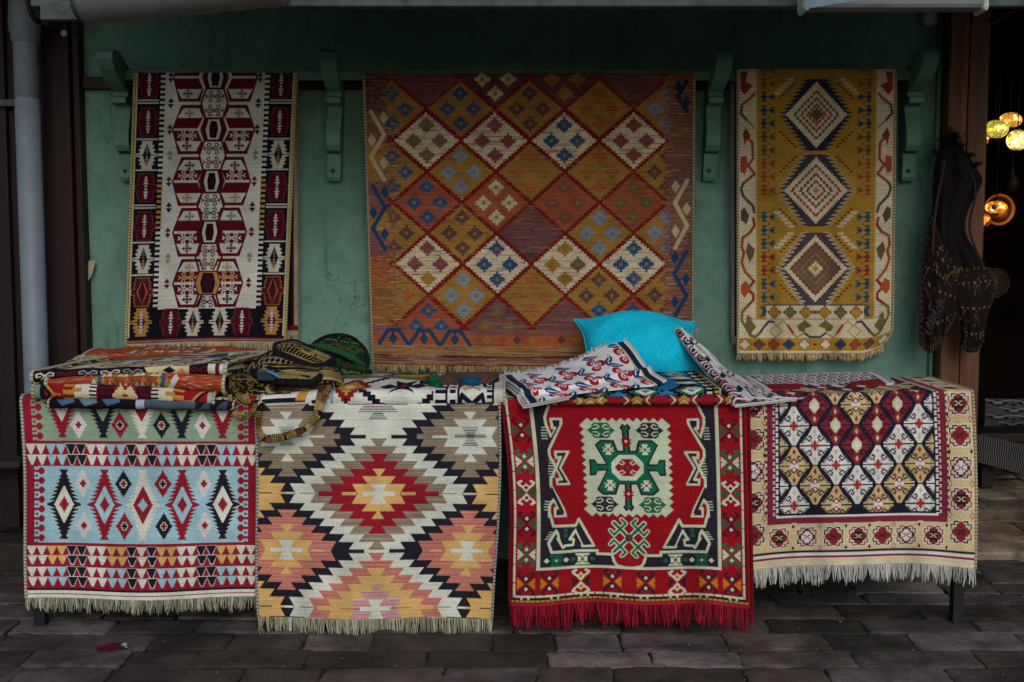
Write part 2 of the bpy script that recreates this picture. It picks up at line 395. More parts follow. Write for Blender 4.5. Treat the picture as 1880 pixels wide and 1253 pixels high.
def pat_gold_border():
    Y, M, W_, K = 'D0BC8E', '82283A', 'DAD9D6', '20202E'
    GY = 'BFA066'
    quad = [(1357, 737), (1786, 728), (1790, 1037), (1357, 1046)]
    c = Cv(428, 308, PPU, Y, v0=-230, quad=quad)
    X = lambda x, y: c.crop(1350, 660, 2.847).M([(x, y)])[0]
    ax = X(631, 500)[0]
    fu0, fv1 = X(232, 600)[0], X(400, 812)[1]
    b0 = fu0-22
    c.mu = ax
    # reciprocal maroon and white border round the dark field
    c.rect(b0, -232, ax, fv1+18, M); c.rect(b0-1.2, -232, b0+.6, fv1+18.8, K); c.rect(b0, fv1+17.5, ax+1, fv1+19, K)
    c.rect(fu0-7, -232, ax, fv1+7, W_); c.rect(fu0-3, -232, ax+1, fv1+3.5, K)
    for k in range(46):
        v = -228+k*11.6+2
        if v > fv1+2: break
        c.rect(b0-5.5, v, b0+.5, v+5.8, M); c.rect(b0-6.5, v-1, b0-5, v+6.8, K)
        c.rect(fu0-12.5, v+3.4, fu0-5, v+9.2, W_); c.rect(fu0-10.5, v+4.6, fu0-3, v+8, K)
    c.mu = None
    # lozenge lattice
    dx, dy = 38.0, 36.8
    v0 = X(640, 450)[1]
    f0, f1 = fu0, 2*ax-fu0
    def wing(u, v, sgn, col):
        for b in (-1, 1):
            P = [(u+sgn*6, v+b*1.2)]
            P += [(u+sgn*27.5, v+b*1.2)]
            for k in range(5):
                P += [(u+sgn*(26.5-k*2.6), v+b*(5.0+k*3.2)), (u+sgn*(18.5-k*1.6), v+b*(5.0+k*3.2-1.0))]
            P += [(u+sgn*14.5, v+b*17), (u+sgn*7, v+b*7)]
            c.poly([(min(max(a, f0), f1), b2) for a, b2 in P], col)
    def motif(u, v, kind):
        col = {'Y': 'C9B582', 'R': M, 'W': W_}[kind]
        half = u < f0+3 or u > f1-3
        for sgn in (-1, 1):
            if (u < f0+3 and sgn < 0) or (u > f1-3 and sgn > 0): continue
            wing(u, v, sgn, col)
        if half: return
        c.poly([(u-3.5, v-35.5), (u+3.5, v-35.5), (u+13.5, v-17), (u+10.5, v-8), (u+5, v-10), (u+7, v), (u+5, v+10), (u+10.5, v+8), (u+13.5, v+17), (u+3.5, v+35.5), (u-3.5, v+35.5), (u-13.5, v+17), (u-10.5, v+8), (u-5, v+10), (u-7, v), (u-5, v-10), (u-10.5, v-8), (u-13.5, v-17)], col)
        for a in (-1, 1):
            for b in (-1, 1):
                c.line([(u+a*18, v+b*19), (u+a*14.6, v+b*12), (u+a*10.5, v+b*8.5), (u+a*6, v+b*14.5), (u+a*8.5, v+b*18.5), (u+a*11.2, v+b*15.5)], 2.5, K if kind != 'R' else '3A1020')
        if kind == 'W':
            c.dia(u, v, 8, 11, 'B6925A')
            c.plus(u, v, 6.5, 2.2, 'A02A30'); c.dia(u-5.5, v, 3.6, 3.6, 'A02A30'); c.dia(u+5.5, v, 3.6, 3.6, 'A02A30'); c.dia(u, v-6.5, 3.2, 3.4, 'A02A30'); c.dia(u, v+6.5, 3.2, 3.4, 'A02A30')
            for b in (-1, 1): c.dia(u, v+b*25, 3, 5.5, 'B9BA98')
        elif kind == 'R':
            c.poly([(u, v-15), (u+9, v-4), (u+9, v+4), (u, v+15), (u-9, v+4), (u-9, v-4)], 'D5CDA0'); c.dia(u, v, 6, 9, W_)
            for b in (-1, 1): c.dia(u, v+b*25, 3.2, 6, 'CDB478')
        else:
            c.dia(u, v, 9, 14, W_)
            for b in (-1, 1):
                c.disc(u, v+b*8, 5.5, 5.5, 'A02A30'); c.disc(u, v+b*7, 2.6, 3, W_); c.dia(u, v+b*26, 3.2, 6.5, 'A02A30')
    for i in range(-4, 5):
        for j in range(-7, 5):
            if (i+j) % 2: continue
            u, v = ax+i*dx, v0+j*dy
            if v > fv1+12: continue
            lev = (j+abs(i))
            # chevrons: red at lev 0, white 2, gold 4, and so on upward
            kind = {0: 'R', 1: 'W', 2: 'Y', 3: 'W', 4: 'Y', -1: 'Y', -2: 'R', -3: 'W', -4: 'Y', -5: 'R'}.get(lev//2, 'Y')
            motif(u, v, kind)
    c.mu = ax
    c.rect(b0, fv1+7.2, ax+1, fv1+17.6, M); c.rect(fu0-7, fv1+3.4, ax+1, fv1+7.2, W_)
    c.rect(fu0-3, fv1-.5, ax+1, fv1+3.4, K)
    c.mu = None
    c.rect(0, fv1+18.8, 428, 310, Y)
    # rosettes
    def rose(u, v, kind, r=20):
        k = r/20
        core, arm, edge = {'K': ('2A1830', '2A1830', M), 'M': (M, M, W_), 'W': (W_, W_, '5E1A38')}[kind]
        out = W_
        for a in (-1, 1):
            for b in (-1, 1):
                c.line([(u+a*4*k, v+b*19.5*k), (u+a*12*k, v+b*19.5*k), (u+a*12*k, v+b*13*k), (u+a*19.5*k, v+b*13*k), (u+a*19.5*k, v+b*5*k)], 4.6*k, out)
                c.line([(u+a*5*k, v+b*18.5*k), (u+a*12*k, v+b*18.5*k), (u+a*12*k, v+b*13*k), (u+a*18.5*k, v+b*13*k), (u+a*18.5*k, v+b*5*k)], 2.6*k, edge if kind != 'M' else K)
        c.rect(u-13*k, v-8*k, u+13*k, v+8*k, edge if kind == 'W' else core); c.rect(u-8*k, v-14*k, u+8*k, v+14*k, edge if kind == 'W' else core)
        c.rect(u-17*k, v-4.5*k, u+17*k, v+4.5*k, edge if kind != 'M' else core); c.rect(u-4.5*k, v-18*k, u+4.5*k, v+18*k, edge if kind != 'M' else core)
        c.rect(u-9*k, v-9*k, u+9*k, v+9*k, core) if kind != 'W' else (c.rect(u-11*k, v-4.5*k, u+11*k, v+4.5*k, W_), c.rect(u-4.5*k, v-12*k, u+4.5*k, v+12*k, W_), c.rect(u-7.5*k, v-7.5*k, u+7.5*k, v+7.5*k, W_))
        ic = {'K': 'CDB478', 'M': '40121F', 'W': M}[kind]
        for a in (-1, 1): c.line([(u+a*7*k, v-3.4*k), (u+a*3*k, v-3.4*k), (u+a*2*k, v), (u+a*3*k, v+3.4*k), (u+a*7*k, v+3.4*k)], 1.8*k, ic)
        c.rect(u-2.5*k, v-.9*k, u+2.5*k, v+.9*k, ic)
    ur = X(1168, 500)[0]; seq = 'MWKM'
    for side in (ur, 2*ax-ur):
        for k, kd in enumerate('KMWKM'):
            v = X(1160, (232, 400, 566, 728, 895)[k])[1]; rose(side, v, kd)
            if k < 4:
                vm = v+29
                for o in (-20, 20):
                    if k == 1: c.dia(side+o, vm, 3, 4.5, K)
                    else: c.dia(side+o, vm, 4.4, 6.6, M); c.dia(side+o, vm, 2.6, 4.4, 'DCC9B8')
        for k in range(1, 5): rose(side, X(1160, 232)[1]-58*k, 'MWKM'[k-1])
    for x, kd in ((1030, 'K'), (888, 'W'), (765, 'M'), (640, 'K'), (511, 'M'), (372, 'W'), (228, 'K')):
        u = X(x, 900)[0]; v = fv1+44; rose(u, v, kd, 18)
    for n_, x in enumerate((300, 440, 575, 697, 823, 955, 1098)):
        u = X(x, 900)[0]
        for b in (-1, 1):
            if n_ % 2 == 0 and n_ != 4 or n_ in (3, 5): c.dia(u, fv1+44+b*20, 2.8, 4, K)
            else: c.dia(u, fv1+44+b*20, 4, 5.5, M); c.dia(u, fv1+44+b*20, 2.4, 3.6, 'DCC9B8')
    vb = X(900, 1012)[1]
    c.rect(0, vb-5, 430, vb-.5, K); c.rect(0, vb-.5, 430, vb+5.5, 'D9D8D2'); c.rect(0, vb+5.5, 430, vb+9, M); c.rect(0, vb+9, 430, 310, 'D6C9A6')
    c.mu = None
    return c
def pat_scroll_runner():
    W_, R, K, Y, C = 'C9CBC2', '5E0E1E', '15131C', 'B08A48', 'C3B890'
    c = Cv(296, 500, 1.0, K, quad=[(247.9, 132.6), (544.1, 132.6), (523.3, 630.5), (230.8, 635)])
    X = lambda x, y: c.crop(210, 90, 2.161).M([(x, y)])[0]
    k = 1/2.161
    ax = 148.; c.mu = ax
    c.rect(-1, 0, 6, 502, C)
    for i in range(140): c.rect(0, i*3.6, 6, i*3.6+.9, '8F8662')
    vb = X(380, 1034)[1]
    c.rect(57, -2, ax+1, vb, W_)
    def comb():
        i = 0; v = 4.
        while v < vb:
            col = (W_, W_, Y)[(int(v)//95) % 3] if v > 130 else W_
            c.rect(48, v, 58, v+4.8, col); c.rect(48, v+4.8, 57, v+9.6, K); v += 9.6
    comb()
    def scroll(u, v, col, r=1., bg=None):
        for a in (-1, 1):
            for b in (-1, 1):
                c.line([(u, v), (u+a*4*r, v+b*3*r), (u+a*8*r, v+b*2.6*r), (u+a*10*r, v+b*6*r), (u+a*7.5*r, v+b*9*r), (u+a*4*r, v+b*8*r), (u+a*5*r, v+b*5.5*r)], 1.8*r, col)
            c.line([(u+a*4*r, v), (u+a*14*r, v)], 1.6*r, col); c.line([(u+a*15*r, v-2.6*r), (u+a*12*r, v), (u+a*15*r, v+2.6*r)], 1.8*r, col)
        c.dia(u, v, 2.2*r, 2.2*r, col)
    def flower(u, v, col):
        for a in (0, 1, 2, 3):
            du, dv = ((0, -5.5), (6.5, 0), (0, 5.5), (-6.5, 0))[a]; c.dia(u+du, v+dv, 3.2, 3.2, col); c.line([(u, v), (u+du, v+dv)], 1.6, col)
        for a in (-1, 1):
            for b in (-1, 1): c.line([(u, v), (u+a*4.5, v+b*3.4)], 1.3, col)
    GR = '6E7478'
    for n, yc in enumerate((110, 318, 525, 728, 932)):
        v = X(390, yc)[1]; h = 44.
        # left cell (mirrored)
        cu = X(292, yc)[0] if n else X(296, yc)[0]
        q = lambda L: [(cu-2+a*k*1.07, v+b*k*1.01) for a, b in L]
        c.poly(q([(-24, -97), (50, -97), (66, -50), (40, 0), (66, 48), (48, 97), (-30, 97), (-56, 0)]), R)
        c.poly(q([(-14, -84), (42, -84), (58, -46), (-36, -46)]), W_)
        c.poly(q([(-38, 46), (54, 46), (38, 84), (-20, 84)]), W_)
        c.poly(q([(52, -100), (66, -100), (76, -52), (56, 0), (76, 50), (60, 100), (48, 100), (60, 50), (38, 0), (60, -50), (46, -100)]), W_)
        c.rect(cu-56*k, v-2.2, cu+46*k, v+2.2, W_)
        cols = [('555A5E', '555A5E'), (GR, R), (R, 'A98A5A'), (GR, R), ('A98A5A', K)][n]
        flower(cu+4*k, v-64*k, cols[0]); flower(cu-2*k, v+65*k, cols[1])
        for top in (0, 1):
            sc = [(0, 0), (0, 1), (1, 0), (0, 1), (1, 1)][n][top]
            if sc: scroll(cu-2*k, v+(-23 if not top else 24)*k, 'C9A06A' if n == 4 and not top else W_, 1.1)
        # centre hexagon and the pale cell below it
        H = lambda s_, t_: [(ax-s_*34*k, v-t_*47*k), (ax+s_*34*k, v-t_*47*k), (ax+s_*50*k, v), (ax+s_*34*k, v+t_*47*k), (ax-s_*34*k, v+t_*47*k), (ax-s_*50*k, v)]
        c.poly(H(1.08, 1.04), R); c.poly(H(.82, .9), '3A0914')
        if n < 4:
            c.poly(H(.62, .86), W_); c.poly(H(.36, .72), '16060C' if n % 2 == 0 else '30080F'); c.poly(H(.2, .5), '3A0A14')
        else:
            c.poly(H(.98, .92), Y); c.poly(H(.62, .86), '241020'); c.poly(H(.36, .6), '3C0E22')
        c.line([(ax-36*k, v+48*k), (ax-52*k, v+100*k)], 4, R); c.line([(ax-36*k, v-48*k), (ax-52*k, v-100*k)], 4, R)
        c.mu = None
        scroll(ax, v+76*k, '2A0C14' if n % 2 == 0 else R, 1.1)
        if n: scroll(ax, v-76*k, '2A0C14' if n % 2 else R, 1.1)
        c.mu = ax
        # small double triangles
        for dy, col in ((0, R), (103, (K, K, '7C8076', K, '7C8076')[(n+1) % 5 if n != 1 else 2])):
            if n == 4 and dy: continue
            u = X(224 - (n*4), yc+dy)[0]; vv = v+dy*k
            c.poly([(u-6, vv-1.6), (u+6, vv-1.6), (u, vv-10)], col); c.poly([(u-6, vv+1.6), (u+6, vv+1.6), (u, vv+10)], col if col != '7C8076' else 'A98A5A')
            c.rect(u-1, vv-2, u+1, vv+2, col)
    # border blocks
    def block(u, v, kind, hv=26.):
        body, ln, tree = {'M': ('4C0E1E', '7A3440', 'C2C4BE'), 'W': ('BFC0B4', None, '201820'), 'G': ('A8803C', None, 'C2C4BE'), 'Y': ('581022', 'A07A3C', '1A1018')}[kind]
        P = [(10, -hv), (9, -hv*.75), (14, -hv*.66), (10, -hv*.5), (16, -hv*.38), (11, -hv*.22), (18, -hv*.08)]
        if kind in 'MY': P = [(13, -hv), (12.5, -hv*.76), (16, -hv*.66), (13, -hv*.52), (16.5, -hv*.4), (13.5, -hv*.22), (20, -hv*.2)]
        L = P + [(a, -b) for a, b in P[::-1]]; L = L + [(-a, b) for a, b in L[::-1]]
        Q = [(u+a, v+b) for a, b in L]
        c.poly(Q, body)
        if ln: c.line(Q, 1.0, ln, True)
        if kind in 'WG':
            c.rect(u-20, v-3, u+20, v+3, body); c.rect(u-21, v-.8, u+21, v+.8, K)
            c.poly([(u, v-hv*.86), (u+8, v), (u, v+hv*.86), (u-8, v)], '231420' if kind == 'W' else '5A1020')
        if kind == 'Y': c.poly([(u, v-hv*.9), (u+10, v), (u, v+hv*.9), (u-10, v)], 'A07A3C'); c.poly([(u, v-hv*.8), (u+8.3, v), (u, v+hv*.8), (u-8.3, v)], '581022')
        for b in (-1, 1):
            for m, (w, y) in enumerate(((3.0, 3.6), (5.2, 9.0), (4.2, 14.2), (2.6, 18.8))):
                sc = .75 if kind in 'WY' else 1
                c.poly([(u-w*sc, v+b*(y-2.2)), (u+w*sc, v+b*(y-2.2)), (u+.7, v+b*(y+2.2)), (u-.7, v+b*(y+2.2))], tree if kind != 'W' else ('5E6468' if b < 0 else 'A9854E'))
    for y, kd in ((140, 'M'), (288, 'M'), (420, 'W'), (550, 'M'), (703, 'M'), (835, 'W'), (966, 'Y'), (1086, 'G')):
        v = X(140, y)[1]; block(27, v, kd)
    for y, n in ((208, 2), (357, 1), (480, 1), (625, 2), (768, 1), (898, 1)):
        v = X(140, y)[1]
        for i in range(n): c.rect(7, v-1.4+i*5-(n-1)*2.5, 46, v+1.2+i*5-(n-1)*2.5, 'BDBEB4')
    c.rect(57, vb, ax+1, 480, K)
    v = X(380, 1088)[1]
    for u, kd in ((82, 'M'), (ax-25, 'W')): block(u, v, kd)
    v = X(380, 1143)[1]
    c.rect(0, v, ax+1, v+4, K); c.rect(0, v+4, ax+1, v+7, '6E3038'); c.rect(0, v+7, ax+1, v+9, 'A07C78'); c.rect(0, v+9, ax+1, v+11, '50121E'); c.rect(0, v+11, ax+1, 502, C)
    return c

def pat_diamond_rug():
    MV, OR, GO, DK, R = '7E5052', 'A2542F', '9A742E', '5A3A3C', '761418'
    c = Cv(596, 534, .82, MV, quad=[(667.9, 132.6), (1274.6, 132.6), (1270.8, 666), (685.3, 666)])
    X = lambda x, y: c.crop(650, 110, 2.123).M([(x, y)])[0]
    k = 1/2.123
    # banded ground of the side borders
    bands = [(0, 200, DK), (200, 270, '7A5A2C'), (270, 320, MV), (320, 470, GO), (470, 590, MV), (590, 660, GO), (660, 760, MV), (760, 850, OR), (850, 1030, '8A5A2C'), (1030, 1060, MV), (1060, 1105, OR), (1105, 1125, GO), (1125, 1150, MV), (1150, 1200, '7A4044')]
    for a, b, col in bands: c.rect(-1, X(100, a)[1], 600, X(100, b)[1], col)
    c.rect(300, 0, 600, X(100, 470)[1], '74484A'); c.rect(560, X(0, 300)[1], 600, X(0, 1000)[1], '74484A')
    c.abrash(2600, 70, 3, ['6A2C30', '8A4A3A', 'A86C50', '5A3038', '9A8070', '7C5A34', 'A4512E'])
    rows = [(72, [(283, 'P', None), (550, 'D', 'C'), (820, 'D', 'G'), (1090, 'P', None)]),
            (188, [(148, 'G', 'B'), (415, 'G', 'B'), (685, 'G', 'P'), (957, 'G', 'R'), (1222, 'G', 'L')]),
            (312, [(283, 'C', 'O'), (550, 'C', 'M'), (820, 'C', 'B'), (1090, 'C', 'M')]),
            (433, [(150, 'G', 'B'), (418, 'G', 'L'), (688, 'G', 'F'), (957, 'G', 'R'), (1222, 'G', 'P')]),
            (552, [(285, 'O', 'B'), (555, 'O', 'C'), (822, 'O', 'Q2'), (1090, 'O', 'V')]),
            (670, [(155, 'G', 'P'), (422, 'G', 'P'), (690, 'P', 'Q'), (958, 'G', 'L'), (1222, 'G', 'L')]),
            (790, [(288, 'C', 'MG'), (558, 'C', 'B'), (823, 'C', 'GV'), (1090, 'C', 'B')]),
            (910, [(160, 'G', 'R'), (428, 'G', 'L'), (695, 'G', 'F'), (955, 'G', 'PB'), (1222, 'G', 'P')]),
            (1030, [(293, 'O', 'B'), (563, 'P', 'V'), (825, 'P', None), (1087, 'O', 'B')])]
    base = {'G': '967230', 'C': 'CCC0A0', 'O': '9A4E30', 'P': '6A4648', 'D': '523C38'}
    fl = {'B': '1F5078', 'P': '5A3E40', 'R': '9A4426', 'L': '7088A0', 'O': '6E6242', 'M': '7A4446', 'C': 'BDB58E', 'G': '957024', 'F': 'A85430', 'V': '6A5A38', 'Q': '6A4A38'}
    clip = X(100, 1045)[1]
    keep = c.a[int((clip)*c.kv):].copy()
    sx = 136*k*1.0; sy = 121*k
    # red step lattice first, then the fields
    for y, L in rows:
        for x, b, f in L:
            u, v = X(x, y); c.step(u, v, sx*1.12, sy*1.12, 11, R)
    for y, L in rows:
        for x, b, f in L:
            u, v = X(x, y); c.step(u, v, sx*.9, sy*.9, 11, base[b])
            r = np.random.default_rng(int(x*7+y))
            cols = {'G': ['7A5C22', '99742E', '8E5A28'], 'C': ['A08A70', '7A4A44', 'D0C2A2', '8E6A5A'], 'O': ['A8502C', '6E3A40', '8C5048', '7A4448', '9A4A2C'], 'P': ['6E4448', '8A6060', '49302F'], 'D': ['5A3E38', '6E4E48']}[b]
            for _ in range(95 if b in 'OP' else 60):
                dv = (r.random()*2-1)*sy*.82; wmax = sx*.86*(1-abs(dv)/(sy*.9))
                if wmax < 3: continue
                du = (r.random()*2-1)*wmax; ln = min((wmax-abs(du)), 4+r.random()*14); c.rect(u+du-ln, v+dv, u+du+ln, v+dv+1.0, cols[r.integers(len(cols))])
            if not f: continue
            for i, (du, dv) in enumerate(((0, -60), (-50, 1), (50, 1), (0, 57))):
                col = '7A4A40' if f == 'Q2' else fl[f[0]] if len(f) == 1 or i < 3 else fl[f[1]]
                if len(f) > 1 and f == 'GV': col = fl['G'] if i in (0, 1, 3) else fl['V']
                rr = 31 if f not in ('F', 'R', 'Q') else 27
                if f == 'Q2': col = '7A4A40'
                if f == 'Q': c.rect(u+du*k-4, v+dv*k-4, u+du*k+4, v+dv*k+4, fl['Q']); continue
                c.step(u+du*k, v+dv*k, rr*k, rr*k*.98, 3, col)
                if f == 'F' or f == 'R':
                    for q in range(3): c.rect(u+du*k-9, v+dv*k-8+q*6, u+du*k+9, v+dv*k-6+q*6, base[b])
                else: c.rect(u+du*k-3.2, v+dv*k-3.2, u+du*k+3.2, v+dv*k+3.2, '8A6838' if f[0] not in 'OM' else col)
    c.a[int(clip*c.kv):] = keep
    c.abrash(900, 40, 5, ['8A3A28', '6A3A38', '9A7040'])
    # side borders over the cut lozenges
    u0, u1 = X(128, 500)[0], X(1218, 500)[0]
    for v in np.arange(0, clip, 2.):
        y = v/c.H*1132+48
        col = next((q for a, b, q in bands if a <= y < b), MV)
        j = 5*((int(v)//5) % 3)
        c.rect(-1, v, u0+j*.9-4, v+2.01, col); c.rect(u1-j*.9+4, v, 600, v+2.01, ('74484A', '7E5844', '6E4A48', '86602E')[(int(v*.5)*7919 % 97) % 4 if int(v*.5) % 3 else 0])
    rr = np.random.default_rng(31)
    for _ in range(1500):
        u_ = (rr.random()*52 if rr.random() < .4 else u1-8+rr.random()*48); v_ = rr.random()*clip; w_ = 4+rr.random()*16
        c.rect(u_, v_, min(u_+w_, 600), v_+.9, ['8A5048', '5E3A3C', '9A7040', '8A6230', 'A89078', '8E4A34', '6A4A50'][rr.integers(7)])
    c.abrash(900, 34, 9, ['6A2C30', '8A4A3A', 'A86C50', '5A3038', '9A8070', '7C5A34'])
    def vine(x, y0, y1, col, d, n=3, flip=1):
        P = []; st = (y1-y0)/(n)
        for i in range(n+1): P.append(X(x+(d if i % 2 else -d)*flip, y0+i*st))
        c.line(P, 7.5, col)
        for i in range(n):
            m_ = X(x+(d*.9 if i % 2 == 0 else -d*.9)*flip*-1*-1, y0+(i+.02)*st+8)
            c.dia(m_[0], m_[1]+6, 8, 12.5, col)
    c.quad = c.quad
    vine(92, 200, 465, 'B8AA84', 26); vine(98, 490, 735, '1E3F66', 24)
    vine(1275, 468, 730, 'B8AA84', -24); vine(1272, 745, 1000, '1E3F66', -24); vine(1280, 80, 200, '2A3048', -18, 2)
    for y in range(110, 280, 14): p = X(1222, y); c.rect(p[0]-5, p[1], p[0]+5, p[1]+2.4, '66788C')
    for y in range(580, 740, 14): p = X(1222, y); c.rect(p[0]-5, p[1], p[0]+5, p[1]+2.4, '66788C')
    # bottom border
    for i in range(3):
        x = 100+i*120
        c.line([X(x, 1100), X(x+35, 1047), X(x+75, 1047), X(x+112, 1100)], 7.5, '23425C'); p = X(x+54, 1080); c.dia(p[0], p[1], 9, 11, '23425C'); c.rect(p[0]-2, p[1]-16, p[0]+2, p[1], '23425C')
    for i in range(9):
        p = X(520+i*58, 1080); c.step(p[0], p[1], 8, 8, 3, ('94702C', '8E4A28', '5A3A3C')[i % 3]); 
    for a, b, col in ((1118, 1140, '8A6A34'), (1143, 1149, '4A2428'), (1152, 1166, '7A4A44'), (1168, 1174, '8A6A34'), (1176, 1182, '6A343C')): c.rect(-1, X(500, a)[1], 600, X(500, b)[1], col)
    keep = X(500, 1108)[1]; s0 = int(keep*c.kv); r = np.random.default_rng(4)
    for _ in range(500):
        j = r.integers(s0, c.a.shape[0]-2); i = r.integers(0, c.a.shape[1]); L = int(30*c.ku*(.3+r.random()*2)); c.a[j:j+1, i:i+L] = lin(['9A8070', '5A2A30', '96702E', '7C4038', 'B09080'][r.integers(5)])
    return c

def pat_ochre_runner():
    Y, W_, N, BR, OR, BL, OL = 'AA832A', 'CFC3A4', '2A3048', '5A4038', '9A4A22', '1E4C66', '6E6432'
    c = Cv(288, 520, 1.0, Y, quad=[(1354.5, 126), (1644.5, 126), (1638, 645), (1354.5, 645)])
    X = lambda x, y: c.crop(1320, 90, 2.089).M([(x, y)])[0]
    k = 1/2.089; ax = X(372, 540)[0]; c.mu = ax
    c.abrash(1500, 60, 2, ['8A6A20', 'AC8A34', 'A07C34', '947030'])
    def fx(U): return lin(U)
    # pale borders
    ub = X(141, 500)[0]; vb = X(300, 1030)[1]
    c.rect(-1, -1, ub, vb, W_)
    for i in range(int(vb//5)+1): c.rect(ub-.5, i*5, ub+2.4, i*5+2.5, W_)
    for i in range(200):
        v = RNG.random()*vb; u = RNG.random()*26; c.rect(u, v, u+4+RNG.random()*12, v+.7, 'B4A88E')
    A = lambda L: c.crop(1340, 120, 4.475).M(L)
    B = lambda L: c.crop(1340, 400, 4.644).M(L)
    def vine(P, col, w=5.2): c.line(P, w, col)
    vine(A([(200, 230), (170, 265), (100, 320)]), OR); vine(A([(100, 320), (90, 390), (140, 445)]), '54503C'); vine(A([(140, 445), (205, 510)]), '8A7A48', 3)
    vine(A([(130, 580), (185, 630), (190, 760), (150, 820), (200, 880)]), '9A4A26'); vine(A([(200, 890), (110, 965)]), OR); vine(A([(110, 965), (92, 1010), (110, 1070), (190, 1150), (200, 1200)]), '54503C'); vine(B([(200, 0), (210, 60), (170, 120)]), '8A3A22'); vine(B([(170, 120), (110, 160), (100, 240), (120, 290), (100, 370)]), OR)
    vine(B([(100, 370), (130, 450), (205, 530)]), 'A2542A'); vine(B([(205, 530), (150, 600), (200, 640), (200, 690), (140, 750)]), '8A2E20'); vine(B([(140, 750), (105, 790), (100, 870), (180, 990)]), OL)
    def leaf(P, col): c.poly(P, col)
    leaf(A([(85, 45), (85, 190), (120, 240), (190, 160), (130, 130), (150, 45)]), '8A3A20'); leaf(A([(105, 560), (130, 505), (175, 580), (140, 600), (125, 660)]), '8C2E24')
    leaf(A([(88, 750), (135, 735), (150, 810), (125, 890), (88, 870)]), 'A24A2A'); leaf(A([(88, 1190), (120, 1160), (160, 1230), (135, 1300), (90, 1260)]), '5A4838')
    leaf(B([(155, 200), (215, 260), (200, 320), (170, 370), (135, 280)]), '6A5640'); leaf(B([(95, 560), (135, 525), (185, 590), (125, 670), (92, 630)]), 'B05226'); leaf(B([(150, 810), (210, 860), (230, 920), (180, 960), (130, 880)]), OL)
    # little stars along the field edges
    segs = [(-1, 60, '6A5A24'), (60, 110, '8A5A22'), (110, 165, '8A4A24'), (165, 300, '1E3E62'), (300, 410, '54502E'), (410, 560, '9A4A24'), (560, 640, Y), (640, 750, BL), (750, 850, '8A2C24'), (850, 960, BL)]
    y = 80
    while y < 955:
        p = X(172, y)
        col = next((q for a, b, q in segs if a <= y < b), Y)
        u, v = p
        for du, dv, ru, rv in ((0, 0, 5, 9), (15, 0, 6, 5.5), (5, 0, 5, 1.8)): c.step(u+du, v+dv, ru, rv, 3, col)
        for b in (-1, 1): c.rect(u-4, v+b*8-1.5, u+6, v+b*8+1.5, col); c.rect(u+17, v+b*5-1.5, u+21, v+b*5+1.5, col); c.rect(u+8, v+b*11-1, u+11, v+b*11+1, col)
        y += 51
    # three stepped medallions
    for n, (yc, out, edge) in enumerate(((250, '252A44', None), (540, '3E3C44', 'B8A880'), (838, '4A4448', 'CDBEA4'))):
        v = X(372, yc)[1]; hw, hh = (127 if n == 0 else 133)*k, 138*k
        P = []; m = 9
        for i in range(m): P += [(hw*(.24+.74*(i)/m), -hh*(1-(i)/m)), (hw*(.24+.74*(i)/m)+hw*.22, -hh*(1-(i+.55)/m)), (hw*(.24+.74*(i)/m)+hw*.04, -hh*(1-(i+.75)/m))]
        Q = P + [(a, -b) for a, b in P[::-1]]
        Q = [(ax+a, v+b) for a, b in Q]; Q2 = Q + [(ax, v+hh), (ax, v-hh)]
        if edge: c.line(Q, 2.6, edge)
        c.poly(Q2, out)
        lay = {0: [(.94, W_), (.70, '6A5638'), (.62, W_), (.50, '94442A'), (.42, W_), (.32, '9C4430'), (.24, W_), (.16, '6A5638')],
               1: [(.94, W_), (.74, '9C3E2C'), (.66, W_), (.50, '5E4A3E'), (.42, W_), (.30, '5E4A3E'), (.22, W_)],
               2: [(.92, W_), (.76, '7E3A36'), (.68, '6E6244'), (.54, '7A4A48'), (.46, '7A6C4C'), (.36, '6A4A40'), (.28, '7E6A50')]}[n]
        c.step(ax, v, hw*.92, hh*.92, 14, W_)
        def fn(A_, U, V, v=v, hw=hw, hh=hh, lay=lay):
            row = np.floor((V-v)/3.0); d = np.abs(U-ax)/hw+np.abs((row+.5)*3.0)/hh+.014*(np.mod(row, 2)*2-1)*(np.abs(U-ax) > 3)
            for th, col in lay[1:]:
                A_[d < th] = lin(col)
        c.field(fn)
        c.step(ax, v, 13, 13, 3, '5E5238' if n == 0 else W_)
        if n: c.step(ax, v, 6, 7, 2, Y)
    for (x, y, d) in ((250, 140, 1), (250, 650, -1), (250, 730, 1)):
        for q in range(5):
            p = X(x+(25-q*13 if d > 0 else -25+q*13), y-25+q*13); c.rect(p[0]-6, p[1]-2.5, p[0]+6, p[1]+2.5, 'C6B690')
    for (x, y, d) in ((262, 160, 1), (265, 345, -1), (265, 440, 1), (265, 640, -1), (265, 745, 1), (265, 930, -1)):
        for q in range(6):
            p = X(x+(28-q*11 if d > 0 else -28+q*11), y-28+q*11); c.rect(p[0]-2.6, p[1]-1.6, p[0]+2.6, p[1]+1.6, '5E3018')
    # lower borders
    v0 = X(300, 978)[1]; c.rect(X(185, 0)[0], v0, ax+1, vb, W_); c.rect(X(170, 0)[0], v0-2, ax+1, v0+.5, '4A5058')
    for i, (x, col) in enumerate(((212, Y), (272, '6E6A50'), (333, Y))):
        p = X(x, 1004); c.step(p[0], p[1], 12.5, 12.5, 3, '5A3020'); c.step(p[0], p[1], 10, 10, 3, col)
    p = X(372, 1004); c.rect(p[0]-3, p[1]-3, p[0]+3, p[1]+3, '7A3A30')
    p = X(172, 1000); c.poly([(p[0]-7, p[1]-11), (p[0]+2, p[1]-8), (p[0]+6, p[1]), (p[0]+2, p[1]+9), (p[0]-7, p[1]+11), (p[0]-2, p[1])], BL)
    v1 = X(300, 1102)[1]; c.rect(-1, vb, ax+1, v1, W_); c.rect(-1, vb-.8, ax+1, vb+.8, '8A7A48')
